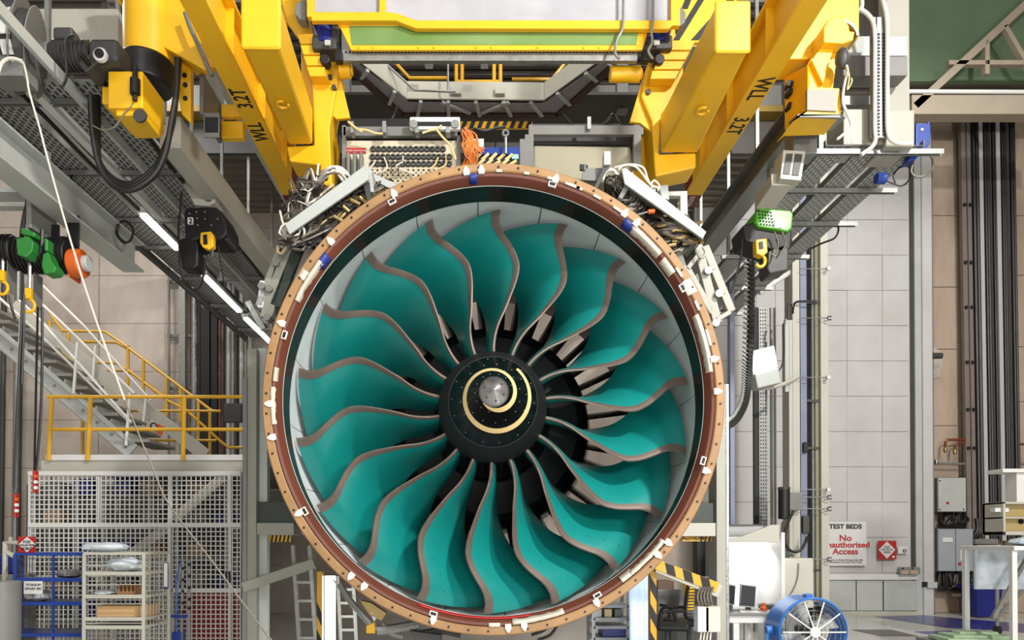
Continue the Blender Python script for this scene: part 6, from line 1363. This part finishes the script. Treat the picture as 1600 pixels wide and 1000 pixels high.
def h3(i): return [(944 + R(-4, 30), 298 + R(-10, 20), 6.3), (952 + R(-6, 22), 282 + R(-8, 10), 6.15), (965 + R(-6, 14), 290 + R(-8, 12), 6.15), (970 + R(-2, 14), 308 + R(-6, 6), 6.25)]
wires('', 26, h3, [wire_grey, wire_dark, wire_grey], parent=jr)
def h4(i): r_ = 10 + i * .7; return [(954 + r_*math.cos(t), 276 + r_*math.sin(t), 6.2) for t in (0, 1, 2, 3, 4, 5, 6)]
wires('', 5, h4, [wire_white], (.006, .009), jr, 'cable_coil')
for pts in (((960,262),(985,257),(1005,262),(1012,280),(1020,294)), ((966,266),(975,258),(992,260),(1004,272),(1016,288),(1030,294)), ((988,270),(989,285),(996,297),(1010,300),(1024,297)), ((1016,290),(1022,282),(1030,290),(1028,298))): M().tube([P(x, y, 6.07) for x, y in pts], .009, 6, k=4).build('pale_hose', wire_white, jr)
bkt = thing('mount_bracket', 'dark plate bracket standing on the rim between the beige case and the grey cable box', 'bracket', P(925, 290, 6.2))
M().pp([(912,263),(946,262),(936,283),(908,281)], 6.2, .04).build('plate', mgrey, bkt, .003); M().beam(P(930, 296, 6.15), P(949, 256, 6.15), .03, .05, (0,1,0)).build('upright', dgrey, bkt)
M().bb(P(944, 257, 6.1), P(951, 246, 6.2)).build('cap', white, bkt, .004); M().pp([(906,256),(919,258),(918,267),(906,265)], 6.24, .02).build('catch', black, bkt)
M().cyl(P(914, 266, 6.19), P(914, 256, 6.19), .008, n=6).build('pin', galv, bkt)
# panel of round sockets, top centre
sp_ = thing('instrument_rack', 'cream instrument panel with rows of round sockets behind the top rim', 'instrument rack', P(630, 290, 7.0))
M().bb(P(541, 300, 7.0), P(716, 224, 7.05)).build('panel', mat('panel cream', (206, 196, 170), .5, var=.1), sp_, .004)
for x0, x1, y0, y1 in ((534, 542, 200, 300), (714, 720, 206, 272), (536, 720, 202, 212)): M().bb(P(x0, y1, 6.97), P(x1, y0, 7.02)).build('frame_bar', mgrey, sp_, .004)
M().bb(P(542, 224, 7.1), P(714, 212, 7.4)).build('frame_back', black, sp_)
M().bb(P(541, 239, 6.985), P(572, 232, 7.0)).build('red_label', red, sp_, label='red warning label')
lbo = bpy.data.objects[[o.name for o in C.objects if o.name.startswith('red_label')][-1]]
text('label_text', 'DANGER HIGH VOLTAGE', .02, lbo, P(556, 235.5, 6.98), (1, 0, 0), (0, 0, 1), white)
sk = None
for row, y in enumerate((233, 245, 256, 267, 275, 284)):
    for i in range(16 if row else 14):
        x = 582 + i * 8.0 if row else 583 + i * 8.4
        p = P(x, y, 6.99) 
        if sk is None:
            sk = M().lathe([(.012, -.012), (.026, -.012), (.03, -.006), (.03, .01), (.012, .01)], p, 'Y', 14).build('socket', mgrey if row < 3 else cream, sp_); sp0 = p; mats_ = {}
            sk.data.materials[0] = dgrey
            m2 = sk.data.copy(); m2.materials[0] = mat('socket cream', (196, 184, 156), .45, var=.1)
        else:
            c_ = sk.copy(); C.objects.link(c_); c_.location = p - sp0; WL[c_.name] = WL[sk.name]
            if row >= 3: c_.data = m2
def kn(i): x = 582 + R(0, 130); return [(x, R(240, 262), 6.97), (x + R(-6, 6), R(250, 264), 6.9), (x + R(-14, 14), R(258, 272), 6.9), (x + R(-10, 20), R(262, 280), 6.95)]
wires('', 7, kn, [wire_white, wire_grey, cream], (.006, .01), sp_, 'patch_lead')
for i in range(3): M().bb(P(541 + i * 10, 276, 6.9), P(549 + i * 10, 246, 7.0)).build('switch_block', mgrey, sp_, .01)
q = M(); q.bb(P(640, 202, 6.85), P(719, 187, 6.9)); tp = q.build('cable_manager', white, sp_, .01, label='white cable manager bar'); M().bb(P(652, 196, 6.84), P(708, 192, 6.86)).build('slot', black, tp)
for x in (646, 711): p = P(x, 193, 6.83); M().cyl(p, p + V((0, .03, 0)), .04, n=16).build('clamp_screw', galv, tp)
for x in (551, 601, 652, 700): M().bb(P(x - 4, 207, 6.85), P(x + 4, 198, 6.95)).build('t_stud', galv, sp_, .004)
for pts in (((562,202),(575,204),(585,208),(598,209)), ((660,208),(672,204),(682,202),(690,196)), ((683,204),(692,215),(704,228),(712,250)), ((544,190),(556,200),(566,206))): M().tube([P(x, y, 6.84) for x, y in pts], .011, 6, k=4).build('striped_lead', cream, sp_)
def og(i): x0 = 722 + R(0, 10); return [(x0, 200 + R(-2, 10), 6.95), (x0 + R(0, 14), 215 + R(-5, 8), 6.85), (x0 + R(-4, 16), 232 + R(-6, 8), 6.85), (x0 + R(0, 18), 248 + R(-5, 5), 6.9), (x0 + R(-4, 6), 262, 6.95)]
ow = thing('orange_loom', 'bunch of orange thermocouple wires beside the socket panel', 'wires', P(730, 262, 6.9))
wires('', 26, og, [wire_orange], (.005, .008), ow)
def og2(i): return [(730 + R(0, 8), 215 + R(0, 14), 6.88), (742 + R(-3, 6), 226 + R(0, 8), 6.85), (748 + R(0, 12), 232 + R(0, 8), 6.88)]
wires('', 8, og2, [wire_orange], (.005, .008), ow)
M().bb(P(740, 229, 6.85), P(756, 221, 6.9)).build('white_tag', white, ow, .004)
pb = thing('plug_board', 'blue edged board with cream plugs behind the top rim', 'plug board', P(775, 268, 7.0))
M().bb(P(732, 264, 7.0), P(812, 240, 7.04)).build('board', black, pb); M().bb(P(750, 241, 6.97), P(810, 238, 7.06)).build('blue_edge', blue, pb)
for i in range(11): p = P(734 + i * 6.2, 258 - (i % 2) * 8, 6.95); M().cyl(p, p + V((.07, -.02, R(.025, .06))), .016, n=8).build('plug', cream, pb)
M().bb(P(800, 248, 6.97), P(810, 242, 6.99)).build('tag', mat('pale blue tag', (150, 200, 220), .5), pb)
q = M(); q.cyl(P(790, 240, 6.9), P(790, 213, 6.9), .014, n=8); c = P(790, 209, 6.9); q.lathe([(.02, 6.88), (.036, 6.88), (.036, 6.92), (.02, 6.92)], (c.x, 0, c.z), 'Y', 16, closed=True); tag(q.build('ring_spanner', steel, None), 'steel ring spanner standing up beside the blue edged board', 'spanner')
bc = thing('beige_case', 'smooth olive beige case with a grey frame, behind the dark bracket', 'case', P(915, 285, 7.1))
q = M(); A = [(833, 226), (986, 228), (990, 260), (960, 286), (880, 280), (832, 262)]; q.pp(A, 7.1, .35); q.build('case_body', mat('olive beige', (152, 146, 122), .45, var=.06), bc, .03, seg=3)
M().bb(P(830, 210, 7.02), P(1004, 200, 7.07)).build('frame_bar', mgrey, bc, .006); M().bb(P(833, 226, 7.2), P(990, 211, 7.4)).build('frame_back', dgrey, bc)
for x0, x1, y0, y1 in ((812, 820, 222, 268), (820, 826, 215, 262), (826, 833, 200, 262), (990, 1000, 200, 262)): M().bb(P(x0, y1, 7.02), P(x1, y0, 7.08)).build('frame_post', mgrey, bc, .005)
M().bb(P(918, 201, 6.98), P(923, 184, 7.0)).build('stud', lgrey, bc)
# cables drooping behind
for i, pts in enumerate((((545,182),(555,195),(570,200)), ((590,200),(605,196),(618,176),(622,165)), ((740,200),(757,205),(775,200),(790,198)), ((880,178),(890,190),(896,200)), ((935,200),(948,190),(958,178),(968,192),(978,200)))):
    o = M().tube([P(x, y, 7.25) for x, y in pts], .012, 6, k=5).build('drooping_cable', rubber, None); tag(o, ['black cable drooping between the yellow leg and the round socket panel','black cable drooping above the round socket panel','black cable drooping under the hazard strip','black cable hanging above the beige case frame','black cable in two swags above the beige case'][i], 'cable', 'black cables drooping behind the engine')
# lower rim clutter
lr = thing('rim_pipework', 'grey pipes and pads fixed under the lower rim of the engine', 'pipework', P(600, 985, 6.1))
for pts, r, m in ((((530,912),(548,940),(566,960),(580,976),(590,985)), .03, mgrey), (((590,985),(620,982),(655,975)), .045, galv), (((520,905),(535,925),(548,935),(552,930)), .008, wire_white), (((548,935),(560,958),(575,972)), .008, wire_white), (((598,975),(610,990),(630,996)), .02, mgrey), (((655,990),(690,986),(720,992)), .03, dgrey), (((830,992),(850,985),(865,970),(880,962)), .014, wire_dark), (((840,1000),(860,992),(872,975)), .014, wire_dark)):
    M().tube([P(x, y, 6.15) for x, y in pts], r, 8, k=4).build('pipe', m, lr)
for poly, m in (([(562,938),(580,942),(604,958),(596,970),(578,962)], mat('yellowed pad', (188, 160, 96), .6)), ([(640,985),(690,992),(690,1006),(650,1006)], dgrey), ([(572,978),(585,972),(586,990),(572,990)], yellow_rail), ([(578,958),(583,950),(588,966),(584,972)], white)):
    M().pp(poly, 6.1, .08).build('pad', m, lr, .006)
